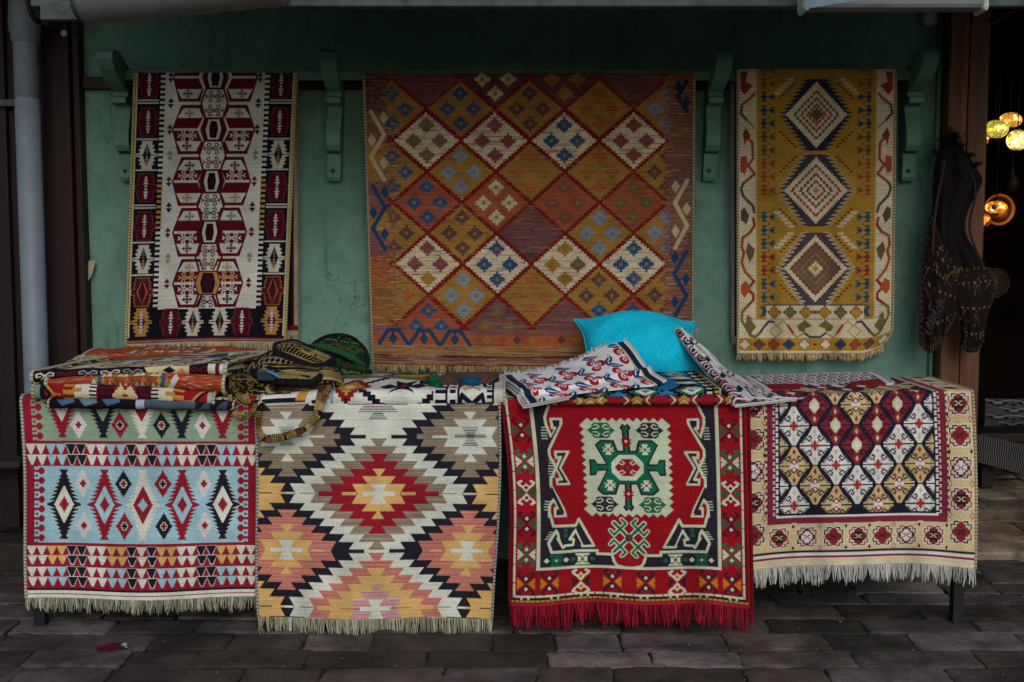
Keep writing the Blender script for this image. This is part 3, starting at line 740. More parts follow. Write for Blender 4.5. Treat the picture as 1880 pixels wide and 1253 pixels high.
    vine(B([(100, 860), (180, 990), (220, 1000), (270, 950)]), OL); vine(B([(265, 950), (330, 870), (375, 875)]), '34486A', 4.6); vine(B([(375, 880), (400, 910), (450, 865), (490, 900)]), 'A08A4A', 2.4)
    vine(B([(495, 905), (540, 970)]), '9A3A22', 5); vine(B([(540, 970), (570, 1005), (630, 970)]), 'A08A4A', 3)
    leaf(B([(640, 855), (700, 910), (640, 930), (640, 960), (590, 950), (570, 910)]), OL); c.line(B([(390, 905), (335, 950), (390, 1005), (450, 950), (395, 905)]), 2, 'A08A4A'); vine(B([(640, 970), (680, 1000), (760, 1000)]), '2E4860', 4)
    leaf(B([(150, 815), (225, 915), (180, 970), (130, 900)]), OL)
    v2 = X(300, 1150)[1]; c.rect(-1, v1, ax+1, v2, Y)
    for i, (x, col) in enumerate(((99, W_), (154, '5E4444'), (210, '9A4428'), (268, '22406A'), (328, W_))):
        p = X(x, 1126); c.step(p[0], p[1], 11.5, 11.5, 3, '5E3020'); c.step(p[0], p[1], 9.5, 9.5, 3, col)
    p = X(370, 1126); c.rect(p[0]-2, p[1]-2, p[0]+2, p[1]+2, '6A4020')
    c.rect(-1, v2, ax+1, 522, 'D2C29C'); c.mu = None
    return c

# ---- cloth lying on the tables
def pat_tulips():
    W_, N, R, B, Y = 'ECEEF0', '10284E', 'B0122A', '1F3C78', 'D4C27A'
    c = Cv(300, 130, 1.25, W_)
    def tulip(u, v, r=1.):
        for a, b in ((0, -9), (-1, 10), (12, 1)):
            c.disc(u+a*r*1.1, v+b*r, 8.6*r, 8.2*r, R)
        for a, b in ((2, -7.5), (1, 8), (9.5, 1)):
            c.disc(u+a*r, v+b*r, 4*r, 3.8*r, W_); c.disc(u+a*r, v+b*r, 2.4*r, 2.3*r, 'B8586A')
        c.dia(u+2*r, v, 4*r, 4*r, W_)
    def leaf(u, v, r=1., sl=.6):
        P = [(u-9*r, v+15*r), (u-12*r, v+3*r), (u-5*r, v-4*r), (u+3*r, v-8*r), (u+8*r, v-16*r), (u+11*r, v-3*r), (u+5*r, v+5*r), (u-3*r, v+8*r)]
        c.poly(P, B); c.line([(u-7*r, v+12*r), (u-2*r, v+1*r), (u+4*r, v-2*r), (u+7*r, v-12*r)], 2.0, W_)
    def vane(u, v, r=1.):
        P = [(u-18*r, v-6*r), (u-6*r, v-10*r), (u+6*r, v-3*r), (u+19*r, v+5*r), (u+4*r, v+7*r), (u-8*r, v+3*r)]
        c.poly(P, B); c.line([(u-11*r, v-3.5*r), (u+1*r, v), (u+10*r, v+3*r)], 1.4, W_)
    for row, v in enumerate((38, 84, 128)):
        off = 34 if row % 2 else 0
        for i in range(-1, 6):
            u = 62+off+i*68
            if u < 285 and u > 20: tulip(u, v, 1.22)
            leaf(u-33, v+2, 1.05); vane(u+6, v-26, 1.0)
    c.rect(0, 0, 4, 130, 'DCDCD6'); c.rect(4, 0, 20, 130, N); c.rect(20, 0, 23.5, 130, Y)
    c.rect(276.5, 0, 280, 130, Y); c.rect(280, 0, 293, 130, N); c.rect(293, 0, 300, 130, 'DCDCD6')
    return c

def pat_scroll_fold():
    """black scroll border at the fold, bright stepped field behind"""
    K, W_, M, Y = '17151C', 'C9C8B8', '5E1526', 'B88A34'
    c = Cv(370, 150, 1.0, W_)
    c.rect(0, 0, 370, 150, 'C2BFA8')
    c.rect(60, 6, 300, 40, '6A7078'); c.rect(0, 0, 70, 20, 'A04A26'); c.rect(75, 0, 165, 20, 'A04A26'); c.rect(180, 12, 290, 34, '3C4A5A')
    c.step(215, 28, 40, 16, 6, 'B0ADA0'); c.step(215, 28, 26, 10, 5, 'A24A34')
    for i in range(13): c.step(85+i*20, 52, 14, 9, 4, (Y, M, 'C9C3A0', '2A3A56')[i % 4])
    for i in range(17): c.rect(95+i*11, 62, 100+i*11, 72, '3A1522'); 
    c.rect(90, 72, 290, 78, Y)
    for i in range(7):
        u = 95+i*32; c.line([(u, 84), (u+10, 76), (u+22, 80), (u+20, 90), (u+10, 88)], 3, M)
    for u in (28, 330): 
        c.rect(u-28, 20, u+34, 92, K)
        for q in range(3):
            v = 32+q*24
            for a in (-1, 1):
                c.line([(u, v), (u+a*10, v-7), (u+a*19, v-3), (u+a*17, v+5), (u+a*9, v+5)], 3.2, W_)
        for q in range(9): c.rect(u+22, 22+q*8, u+34, 26+q*8, Y)
    c.rect(0, 92, 370, 150, K)
    for i, col in enumerate((W_, M, '8C9094', 'B9B8AC', '7C7F80', W_, W_, M, M)):
        u = 26+i*42
        if i == 5 or i == 6: continue
        for a in (-1, 1): c.line([(u, 118), (u+a*9, 108), (u+a*17, 111), (u+a*16, 119), (u+a*9, 118)], 3.6, col); c.line([(u, 116), (u+a*11, 134)], 3.6, col)
    c.rect(214, 96, 300, 150, 'C9BF9A'); c.poly([(214, 96), (214, 150), (230, 150)], K); c.step(262, 116, 12, 14, 4, K); c.step(286, 120, 8, 12, 3, Y)
    c.rect(336, 92, 350, 150, W_); c.rect(350, 92, 358, 150, M); c.rect(358, 92, 370, 150, W_)
    return c

def pat_orange_fold():
    c = Cv(360, 70, 1.0, '9C3E1E')
    c.abrash(800, 22, 5, ['B8562A', '8A2A1E', 'C08A6A', '7A2A24'])
    for j in range(4):
        for i in range(11):
            u, v = 118+i*11+(j % 2)*5, 12+j*14; c.poly([(u-6, v+9), (u+6, v+9), (u+(1-2*(j % 2))*2, v-5)], ('C4BF98', '5A4C3A', 'C9C4A8', '9C3E1E', '7E7444', 'B8622E')[(i*2+j*3) % 6])
    for u in (108, 236): c.step(u, 35, 10, 26, 5, '34566E'); c.step(u+9, 38, 5, 16, 3, '9A8A34'); c.step(u-6, 30, 5, 12, 3, '9A8A34')
    for i in range(60): u = 240+RNG.random()*90; v = 8+RNG.random()*54; c.rect(u, v, u+6+RNG.random()*10, v+1.4, ('B8842E', 'B88A84', '8A2420', 'C9A08A')[i % 4])
    for i in range(40): u = 10+RNG.random()*80; v = 8+RNG.random()*54; c.rect(u, v, u+10, v+1.2, ('C0A08A', '7A1E1E', 'B86A3A')[i % 3])
    c.poly([(88, 50), (98, 22), (106, 50)], 'C9C4B8'); c.poly([(244, 50), (262, 14), (270, 26), (254, 50)], 'C9C4B8')
    return c

def pat_striped_fold():
    K, W_, R, M, Y = '16141E', 'CFCCB6', '8E1420', '4E0E20', 'B98838'
    c = Cv(350, 80, 1.0, R)
    c.rect(0, 0, 14, 80, '7E8E86'); c.rect(14, 0, 24, 80, K)
    for u0, f in ((18, 1), (332, -1)):
        c.line([(u0, 10), (u0+f*22, 40), (u0, 72)], 9, Y); c.line([(u0-f*4, 8), (u0+f*17, 40), (u0-f*4, 74)], 6, K); c.rect(min(u0+f*22, u0+f*38), 37, max(u0+f*22, u0+f*38), 43, Y)
    for u0, f in ((60, 1), (292, -1)):
        a, b = sorted((u0, u0+f*44)); c.rect(a, 8, b, 74, Y)
        for q in range(3): x, y = sorted((u0, u0+f*22)); c.rect(x, 18+q*20, y, 27+q*20, R)
        x, y = sorted((u0+f*22, u0+f*50)); c.rect(x, 8, y, 74, W_)
        for q in range(2): x, y = sorted((u0+f*18, u0+f*36)); c.rect(x, 22+q*24, y, 32+q*24, Y)
        x, y = sorted((u0+f*50, u0+f*64)); c.rect(x, 8, y, 74, W_)
        for q in range(7): c.rect(x, 10+q*9.4, y, 14.6+q*9.4, K)
    c.rect(125, 0, 228, 80, M)
    for q in range(5): c.rect(126, 12+q*13, 226, 15+q*13, K)
    c.rect(158, 6, 198, 76, R)
    for a in (-1, 1): c.step(178+a*9, 40, 15, 26, 4, 'CDBE8E'); 
    c.step(178, 40, 5, 8, 2, Y); c.rect(172, 38, 184, 42, R)
    c.rect(0, 74, 350, 80, M); c.rect(0, 0, 350, 6, M); c.rect(338, 0, 350, 80, '9FA79A')
    return c

def pat_black_fold():
    c = Cv(330, 40, 1.0, '14141C')
    for u in (30, 70, 110): c.poly([(u-22, 8), (u+8, 5), (u+18, 20), (u-4, 26)], ('4A6488', '5E7484', '4A6488')[(u//40) % 3])
    c.rect(155, 10, 170, 34, 'A8B6C4'); c.rect(170, 14, 262, 30, '53606E')
    for i in range(40): c.line([(170+i*2.4, 14), (174+i*2.4, 30)], .7, '3A4450')
    for u in (280, 310): c.poly([(u-14, 30), (u+12, 8), (u+8, 30)], '38445C')
    return c

def pat_white_fold():
    W_, N, R, Y = 'D6D7CE', '17182A', '8A1620', 'C2902E'
    c = Cv(330, 76, 1.15, W_)
    def zig(P, n=9, w=5.5):
        (a, b), (d, e) = P
        for i in range(n):
            t = (i+.5)/n; u, v = a+(d-a)*t, b+(e-b)*t; c.rect(u-w, v-2.6, u+w, v+2.6, N)
    for u0 in (40, 190, 340):
        zig([(u0-75, 38), (u0-18, 6)]); zig([(u0-75, 38), (u0-18, 70)]); zig([(u0+75, 38), (u0+18, 6)]); zig([(u0+75, 38), (u0+18, 70)])
        for a in (-1, 1):
            c.poly([(u0+a*34, 40), (u0+a*22, 32), (u0+a*10, 38), (u0+a*16, 22), (u0, 30), (u0, 46), (u0+a*18, 54), (u0+a*8, 42), (u0+a*22, 46)], N)
        c.dia(u0, 38, 6, 4.5, R); c.step(u0, 4, 42, 14, 6, R); c.step(u0, 4, 28, 9, 5, Y); c.step(u0, 78, 20, 14, 4, N)
    for u0 in (115, 265):
        c.step(u0, 38, 30, 26, 7, R); c.step(u0, 38, 20, 17, 5, Y); c.dia(u0, 38, 8, 6, W_); c.poly([(u0-10, 76), (u0, 56), (u0+10, 76)], N); c.poly([(u0-18, 16), (u0, 2), (u0+18, 16)], 'A8AAA2')
    c.rect(234, 0, 330, 76, W_)
    for q in range(8): c.rect(236, 4+q*9.2, 250, 8+q*9.2, N); c.rect(256, 4+q*9.2, 264, 8+q*9.2, N)
    c.rect(250, 0, 253, 76, N); c.rect(266, 0, 269, 76, N)
    for q in range(3):
        v = 12+q*26
        for a in (-1, 1): c.line([(286, v), (286+a*14, v-8), (286+a*18, v+4)], 5, N); c.line([(286, v+6), (286+a*10, v+12)], 4, Y)
    for q in range(14): c.rect(306, 2+q*5.4, 313, 5+q*5.4, N)
    c.rect(313, 0, 316, 76, N); c.rect(317, 0, 330, 76, 'C9C8BE')
    c.rect(-1, 0, 60, 76, W_); c.poly([(4, 50), (22, 20), (40, 50)], N); c.rect(0, 55, 60, 60, N)
    c.poly([(46, 58), (60, 26), (84, 26), (94, 58)], Y); c.poly([(60, 58), (70, 36), (84, 58)], W_); c.rect(94, 20, 98, 76, '7AA6C0')
    return c

def pat_blue_fold():
    B, K, G, W_, Y = '1878B0', '12141E', '1C6A4C', 'CBD0BC', 'B8A038'
    c = Cv(290, 100, 1.1, B)
    for u in (60, 150, 235):
        for v in (20, 76):
            c.step(u, v, 40, 24, 6, K); c.step(u+4, v, 30, 18, 5, G if v > 50 else B); c.step(u+4, v, 18, 12, 4, W_ if v > 50 else Y); c.step(u+4, v, 7, 5, 2, B)
    for i in range(5): c.poly([(214+i*3, 34+i*9), (250, 30+i*9), (262, 36+i*9), (246, 41+i*9)], W_ if i % 2 == 0 else K)
    c.rect(262, 0, 290, 100, K)
    for i in range(9): c.rect(266, 4+i*11, 276, 9+i*11, W_); c.rect(280, 2+i*11, 288, 6+i*11, Y)
    for i in range(5): c.step(20+i*26, 96, 11, 8, 3, (W_, Y, G)[i % 3])
    return c

def pat_band_fold():
    R, K, T, W_ = '8C1422', '1A1016', 'A9762E', 'CFC6A8'
    c = Cv(330, 44, 1.1, R)
    for i in range(5):
        u = 32+i*74
        c.rect(u-26, 6, u+26, 40, K)
        for a in (-1, 1):
            c.step(u+a*16, 23, 11, 13, 3, ('8A2A24' if i > 1 else T)); c.line([(u+a*22, 12), (u+a*14, 23), (u+a*22, 34)], 2.6, W_)
        c.step(u, 23, 9, 12, 3, T); c.line([(u-7, 31), (u, 24), (u+7, 31)], 2.6, W_)
    return c

def pat_ottoman(seed=1):
    W_, R, N, G = 'CDD0D2', '8E1828', '1C2648', 'A08A5A'
    c = Cv(140, 300, 1.0, W_)
    r = np.random.default_rng(seed)
    for i in range(9):
        v = 18+i*34; u = 40+((i % 2)*2-1)*6
        c.disc(u, v, 26, 15, (R, N)[i % 2]); c.disc(u, v, 17, 9, W_ if i % 3 else G); c.disc(u, v, 11, 5.5, (N, R)[i % 2])
        for a in (-1, 1): c.line([(u+a*28, v-14), (u+a*14, v+2), (u+a*30, v+14)], 3, (N, R)[(i+1) % 2])
    for k_, (u0, col) in enumerate(((78, '14182A'), (88, R), (97, '20243A'), (108, '14182A'), (121, R), (131, '20243A'))):
        P = [(u0+3*math.sin(v/17+k_), v) for v in range(0, 310, 8)]; c.line(P, 3 if k_ % 2 else 4.2, col)
    for i in range(90):
        u, v = 74+r.random()*64, r.random()*300; c.disc(u, v, 2+r.random()*3, 2+r.random()*5, (R, N, '5A4A6A', W_)[i % 4])
    return c

def pat_ottoman_flat():
    W_, R, N = 'C9CCD2', '86182A', '20264A'
    c = Cv(250, 70, 1.1, W_)
    for i in range(12):
        for j in range(3):
            u, v = 22+i*21+(j % 2)*10, 8+j*14
            c.disc(u, v, 8.5, 5.5, (N, '6A4A5A', R)[(i+j) % 3]); c.disc(u, v, 5, 3, W_); c.disc(u, v, 2, 1.5, R)
            c.line([(u-10, v+7), (u, v+4), (u+10, v+8)], 1.6, N)
    c.rect(0, 44, 250, 70, R); c.poly([(85, 44), (180, 44), (165, 62), (100, 62)], 'B0B4BC')
    for i in range(7): c.step(98+i*12, 52, 6, 6, 3, (N, W_, R)[i % 3])
    c.rect(0, 0, 12, 70, W_); c.rect(12, 0, 15, 46, N); c.rect(236, 0, 250, 70, W_); c.rect(232, 0, 235, 46, N)
    return c

def pat_maroon_runner():
    c = Cv(296, 500, .55, '4A1020')
    c.rect(270, 0, 284, 500, '1A1218'); c.rect(284, 0, 287, 500, '6A1424'); c.rect(287, 0, 296, 500, 'A09A84')
    for i in range(26): c.step(262, 10+i*20, 9, 9, 3, ('7A1E2C', 'B4AE96', '2A2030')[i % 3])
    c.rect(0, 480, 296, 490, '6A1424'); c.rect(0, 490, 296, 500, 'A9A184')
    return c

def pat_navy_runner():
    c = Cv(288, 520, .55, '1C2234')
    c.rect(0, 0, 5, 520, '9A968A')
    for i in range(16): c.rect(5, i*33, 14, i*33+15, ('4A1A2A', '16263E', '3A2230')[i % 3])
    return c

def pat_tribal(seed=3, W=200, H=120):
    """dense hand-woven bag cloth"""
    K, Y, B, T = '0E0B0B', 'A08C52', '3E2E1E', '8A7852'
    c = Cv(W, H, 1.1, B); r = np.random.default_rng(seed)
    v = 0.; i = 0
    while v < H:
        h = 7+r.random()*9; kd = i % 4
        if kd == 0:
            for q in range(int(W/5)+1): c.poly([(q*5, v), (q*5+5, v), (q*5+2.5, v+h)], (Y, K)[q % 2])
        elif kd == 1:
            c.rect(0, v, W, v+h, T)
            for q in range(int(W/9)+1): c.dia(q*9+4, v+h/2, 4, h*.45, K)
        elif kd == 2:
            c.rect(0, v, W, v+h, K)
            for q in range(int(W/7)+1): c.line([(q*7, v+h), (q*7+5, v)], 1.6, (Y, T)[q % 2])
        else:
            c.rect(0, v, W, v+h, Y)
            for q in range(3): c.rect(0, v+q*h/3, W, v+q*h/3+h*.13, K)
        v += h; i += 1
    for q in range(int(W*H/600)):
        u, v = r.random()*W, r.random()*H; a = 9+r.random()*12
        c.poly([(u-a, v-a*.3), (u+a, v-a*.6), (u+a*.5, v+a*.6), (u-a*.7, v+a*.5)], (Y, K, T, B)[q % 4]); c.line([(u-a*.7, v), (u+a*.7, v-a*.2)], 1.6, (K, Y)[q % 2]); c.line([(u-a*.5, v+a*.25), (u+a*.6, v+a*.1)], 1.3, (K, Y)[q % 2])
    return c

def pat_green_cloth():
    c = Cv(160, 100, .9, '0A2E1A'); r = np.random.default_rng(2)
    for i in range(9):
        for j in range(5):
            u, v = 8+i*18, 10+j*19; c.step(u, v, 9, 8, 3, ('081E12', '2E4A1E', '0F3A22', '463A1A')[(i*2+j) % 4]); c.dia(u, v, 3, 3, ('6A7A3A', '1A1014')[j % 2])
    for j in (0, 24, 50, 76): 
        for q in range(40): c.rect(q*4, j, q*4+2, j+2.5, '5E7A4A')
    return c

def pat_dark_weave(seed=5):
    c = Cv(120, 160, 1.0, '1C1312'); r = np.random.default_rng(seed)
    for i in range(60):
        u, v = r.random()*120, r.random()*160; c.line([(u, v), (u+(r.random()-.5)*20, v+(r.random()-.5)*20), (u+(r.random()-.5)*26, v+r.random()*20)], 1.2, ('5A463E', '6A5A4E', '1A1012', '140C0E')[i % 4])
    for v in (20, 70, 120): c.rect(0, v, 120, v+8, '1C0E10'); [c.dia(8+q*16, v+4, 5, 3.4, ('5A3A34', '6A5A3A')[q % 2]) for q in range(8)]
    for e in (0, 112): c.rect(e, 0, e+8, 160, '16100E'); [c.rect(e+1, q*8, e+7, q*8+3, '453C34') for q in range(20)]
    c.rect(0, 150, 120, 160, '16100E'); [c.rect(q*8, 151, q*8+3, 158, '544A2A') for q in range(15)]
    return c

def pat_grey_floral():
    c = Cv(200, 90, 1.0, '4A4A50')
    for i in range(9):
        for j in range(4):
            u, v = 10+i*24+(j % 2)*12, 12+j*22; c.dia(u, v, 9, 10, '17161A'); c.disc(u, v, 4, 4, '6A6A70'); c.line([(u-11, v-9), (u, v-3), (u+11, v-9)], 2.4, '7C7C82'); c.dia(u+12, v+4, 3, 5, '201E24')
    return c

def pat_grey_ikat():
    c = Cv(200, 60, 1.0, '1C1A1C')
    for i in range(40):
        c.line([(i*8, 60), (i*8+5, 44), (i*8, 28), (i*8+5, 12), (i*8+2, 0)], 2.6, '605E5E')
    return c
# ------------------------------------------------------------------ scene, camera, helpers
scene = bpy.context.scene
COL = scene.collection
F, CX, CY, YC, ZC = 2100., 940., 626.5, -4.72, 1.295
TH = math.atan(166.5/F)
cam = bpy.data.cameras.new('camera'); cam.sensor_width = 36; cam.lens = F/1880*36; cam.clip_end = 400
co = bpy.data.objects.new('camera', cam); COL.objects.link(co)
co.location = (0, YC, ZC); co.rotation_euler = (math.pi/2-TH, 0, 0); scene.camera = co

def P(px, py, Y):
    """point of the plane y = Y seen at photo pixel (px, py); works on arrays"""
    dx = (np.asarray(px, float)-CX)/F; dy = (CY-np.asarray(py, float))/F
    diry = math.cos(TH)+dy*math.sin(TH); dirz = -math.sin(TH)+dy*math.cos(TH)
    t = (np.asarray(Y, float)-YC)/diry
    return np.stack(np.broadcast_arrays(dx*t, np.asarray(Y, float)+0*t, ZC+dirz*t), -1)

def new_mesh(name, V, loops, starts, totals, cols=None, mats=(), smooth=True, parent=None, origin=None, midx=None):
    me = bpy.data.meshes.new(name)
    V = np.asarray(V, float).reshape(-1, 3)
    if origin is None: origin = np.zeros(3)
    V = V-np.asarray(origin)
    me.vertices.add(len(V)); me.vertices.foreach_set('co', V.astype(np.float32).ravel())
    me.loops.add(len(loops)); me.loops.foreach_set('vertex_index', np.asarray(loops, np.int32))
    me.polygons.add(len(starts)); me.polygons.foreach_set('loop_start', np.asarray(starts, np.int32)); me.polygons.foreach_set('loop_total', np.asarray(totals, np.int32))
    me.polygons.foreach_set('use_smooth', np.full(len(starts), smooth, bool))
    if midx is not None: me.polygons.foreach_set('material_index', np.asarray(midx, np.int32))
    me.update(calc_edges=True)
    if cols is not None:
        at = me.attributes.new('Col', 'FLOAT_COLOR', 'FACE')
        c4 = np.ones((len(starts), 4), np.float32); c4[:, :3] = cols
        at.data.foreach_set('color', c4.ravel())
    for m in mats: me.materials.append(m)
    ob = bpy.data.objects.new(name, me); COL.objects.link(ob)
    if parent is not None: ob.parent = parent
    else: ob.location = origin
    return ob

class MB:
    """collects polygons of one mesh, each with its colour"""
    def __init__(s): s.V = []; s.F = []; s.C = []; s.n = 0
    def add(s, V, F_, col=(.5, .5, .5)):
        V = np.asarray(V, float).reshape(-1, 3); col = np.asarray(col, float)
        s.V.append(V)
        for i, f in enumerate(F_):
            s.F.append([k+s.n for k in f]); s.C.append(col if col.ndim == 1 else col[i])
        s.n += len(V); return s
    def grid(s, X, cols=None, close_u=False, col=(.5, .5, .5)):
        """X[nv+1, nu+1, 3] quads; cols[nv, nu, 3]"""
        nv, nu = X.shape[0]-1, X.shape[1]-1
        F_ = [(j*(nu+1)+i, j*(nu+1)+i+1, (j+1)*(nu+1)+i+1, (j+1)*(nu+1)+i) for j in range(nv) for i in range(nu)]
        c = np.asarray(col, float) if cols is None else np.asarray(cols).reshape(-1, 3)
        return s.add(X, F_, c)
    def box(s, lo, hi, col=(.5, .5, .5), bev=0.):
        x0, y0, z0 = lo; x1, y1, z1 = hi
        if bev <= 0:
            V = [(x0, y0, z0), (x1, y0, z0), (x1, y1, z0), (x0, y1, z0), (x0, y0, z1), (x1, y0, z1), (x1, y1, z1), (x0, y1, z1)]
            return s.add(V, [(0, 3, 2, 1), (4, 5, 6, 7), (0, 1, 5, 4), (1, 2, 6, 5), (2, 3, 7, 6), (3, 0, 4, 7)], col)
        bm = bmesh.new(); bmesh.ops.create_cube(bm, size=1)
        for v in bm.verts: v.co = Vector(((v.co.x+.5)*(x1-x0)+x0, (v.co.y+.5)*(y1-y0)+y0, (v.co.z+.5)*(z1-z0)+z0))
        bmesh.ops.bevel(bm, geom=bm.edges[:], offset=bev, segments=2, affect='EDGES', profile=.5)
        bm.verts.index_update(); V = [tuple(v.co) for v in bm.verts]; F_ = [[v.index for v in f.verts] for f in bm.faces]; bm.free()
        return s.add(V, F_, col)
    def tube(s, pts, r, n=8, col=(.5, .5, .5), colf=None, caps=True, flat=1.):
        """sweep along pts; r scalar or per point; flat squashes the section; colf(i, k) colours a face"""
        pts = np.asarray(pts, float); m = len(pts); r = np.broadcast_to(np.asarray(r, float), (m,))
        T = np.gradient(pts, axis=0); T /= np.linalg.norm(T, axis=1)[:, None]+1e-12
        up = np.array([0, -1., .2]); X = []
        for i in range(m):
            a = np.cross(T[i], up); 
            if np.linalg.norm(a) < 1e-3: a = np.cross(T[i], [1., 0, 0])
            a /= np.linalg.norm(a); b = np.cross(a, T[i])
            th = np.arange(n)*2*math.pi/n
            X.append(pts[i]+r[i]*(np.cos(th)[:, None]*a+flat*np.sin(th)[:, None]*b))
        X = np.array(X); F_ = []; C_ = []
        for i in range(m-1):
            for k in range(n):
                F_.append((i*n+k, i*n+(k+1) % n, (i+1)*n+(k+1) % n, (i+1)*n+k)); C_.append(col if colf is None else colf(i, k))
        if caps:
            F_ += [list(range(n))[::-1], [(m-1)*n+k for k in range(n)]]; C_ += [C_[0], C_[-1]]
        return s.add(X, F_, np.array(C_))
    def lathe(s, prof, c, axis='z', n=24, col=(.5, .5, .5)):
        X = []
        for r, h in prof:
            th = np.arange(n+1)*2*math.pi/n
            if axis == 'z': X.append(np.stack([c[0]+r*np.cos(th), c[1]+r*np.sin(th), np.full(n+1, c[2]+h)], 1))
            elif axis == 'y': X.append(np.stack([c[0]+r*np.cos(th), np.full(n+1, c[1]+h), c[2]+r*np.sin(th)], 1))
            else: X.append(np.stack([np.full(n+1, c[0]+h), c[1]+r*np.cos(th), c[2]+r*np.sin(th)], 1))
        return s.grid(np.array(X), col=col)
    def build(s, name, mat, parent=None, origin=None, smooth=False, merge=False):
        tot = [len(f) for f in s.F]; st = np.concatenate([[0], np.cumsum(tot)[:-1]]).astype(int)
        ob = new_mesh(name, np.concatenate(s.V), [k for f in s.F for k in f], st, tot, np.array(s.C), [mat], smooth, parent, origin)
        return ob

def tag(o, label=None, cat=None, group=None, kind=None):
    for k, v in (('label', label), ('category', cat), ('group', group), ('kind', kind)):
        if v: o[k] = v
    return o
def empty(name, loc, label=None, cat=None, group=None, kind=None):
    o = bpy.data.objects.new(name, None); COL.objects.link(o); o.location = loc; o.empty_display_size = .1
    return tag(o, label, cat, group, kind)
ORG = {}
def org(o): return np.array(o.location)

# ------------------------------------------------------------------ materials
def mat(name): 
    m = bpy.data.materials.new(name); m.use_nodes = True
    nt = m.node_tree; return m, nt, nt.nodes['Principled BSDF']
def N(nt, t, **kw):
    n = nt.nodes.new(t)
    for k, v in kw.items():
        if k in n.inputs: n.inputs[k].default_value = v
        else: setattr(n, k, v)
    return n
def L(nt, a, b): nt.links.new(a, b)
def rgb(h): return tuple(lin(h))+(1,)
def ramp(nt, fac, stops):
    r = N(nt, 'ShaderNodeValToRGB'); e = r.color_ramp.elements
    while len(e) < len(stops): e.new(.5)
    for k, (p, c) in enumerate(stops): e[k].position = p; e[k].color = c if len(c) == 4 else tuple(c)+(1,)
    L(nt, fac, r.inputs[0]); return r
def mix(nt, a, b, fac, mode='MIX'):
    m = N(nt, 'ShaderNodeMix', data_type='RGBA', blend_type=mode)
    for s_, v in ((m.inputs[6], a), (m.inputs[7], b), (m.inputs[0], fac)):
        if hasattr(v, 'links') or hasattr(v, 'is_linked'): L(nt, v, s_)
        else: s_.default_value = v
    return m.outputs[2]
def noise(nt, scale, detail=4, rough=.55, vec=None, dist=0.):
    n = N(nt, 'ShaderNodeTexNoise'); n.inputs['Scale'].default_value = scale; n.inputs['Detail'].default_value = detail; n.inputs['Roughness'].default_value = rough; n.inputs['Distortion'].default_value = dist
    if vec is not None: L(nt, vec, n.inputs['Vector'])
    return n
def objco(nt, scale=None):
    t = N(nt, 'ShaderNodeNewGeometry').outputs['Position']
    if scale:
        m = N(nt, 'ShaderNodeMapping'); m.inputs['Scale'].default_value = scale; L(nt, t, m.inputs['Vector']); return m.outputs[0]
    return t
def bump(nt, h, strength, dist, b):
    n = N(nt, 'ShaderNodeBump'); n.inputs['Strength'].default_value = strength; n.inputs['Distance'].default_value = dist
    L(nt, h, n.inputs['Height']); L(nt, n.outputs[0], b.inputs['Normal']); return n

def cloth_mat(name, rough=.92, bscale=420, bstr=.5, sheen=.0):
    m, nt, b = mat(name)
    a = N(nt, 'ShaderNodeAttribute', attribute_name='Col')
    g = noise(nt, 6, 3, .6, objco(nt)); r = ramp(nt, g.outputs[0], [(.3, (.86, .86, .86)), (.7, (1.06, 1.06, 1.06))])
    L(nt, mix(nt, a.outputs['Color'], r.outputs[0], 1., 'MULTIPLY'), b.inputs['Base Color'])
    b.inputs['Roughness'].default_value = rough; b.inputs['Specular IOR Level'].default_value = .12
    if sheen: b.inputs['Sheen Weight'].default_value = sheen
    w = noise(nt, bscale, 2, .5, objco(nt, (1, 1, 2.2)))
    bump(nt, w.outputs[0], bstr, .0012, b)
    return m
M_WOVEN = cloth_mat('woven_wool')
M_YARN = cloth_mat('yarn', .9, 900, .3)
M_BAG = cloth_mat('bag_cloth', .85, 300, .6)

def solid(name, col, rough=.6, spec=.3, nscale=8, var=.25, bstr=.2, bdist=.002, metal=0., bscale=60):
    m, nt, b = mat(name); c = lin(col) if isinstance(col, str) else np.array(col)
    g = noise(nt, nscale, 6, .6, objco(nt))
    r = ramp(nt, g.outputs[0], [(.25, tuple(c*(1-var))), (.75, tuple(np.minimum(c*(1+var), 1)))])
    L(nt, r.outputs[0], b.inputs['Base Color']); b.inputs['Roughness'].default_value = rough; b.inputs['Specular IOR Level'].default_value = spec; b.inputs['Metallic'].default_value = metal
    bump(nt, noise(nt, bscale, 5, .6, objco(nt)).outputs[0], bstr, bdist, b)
    return m

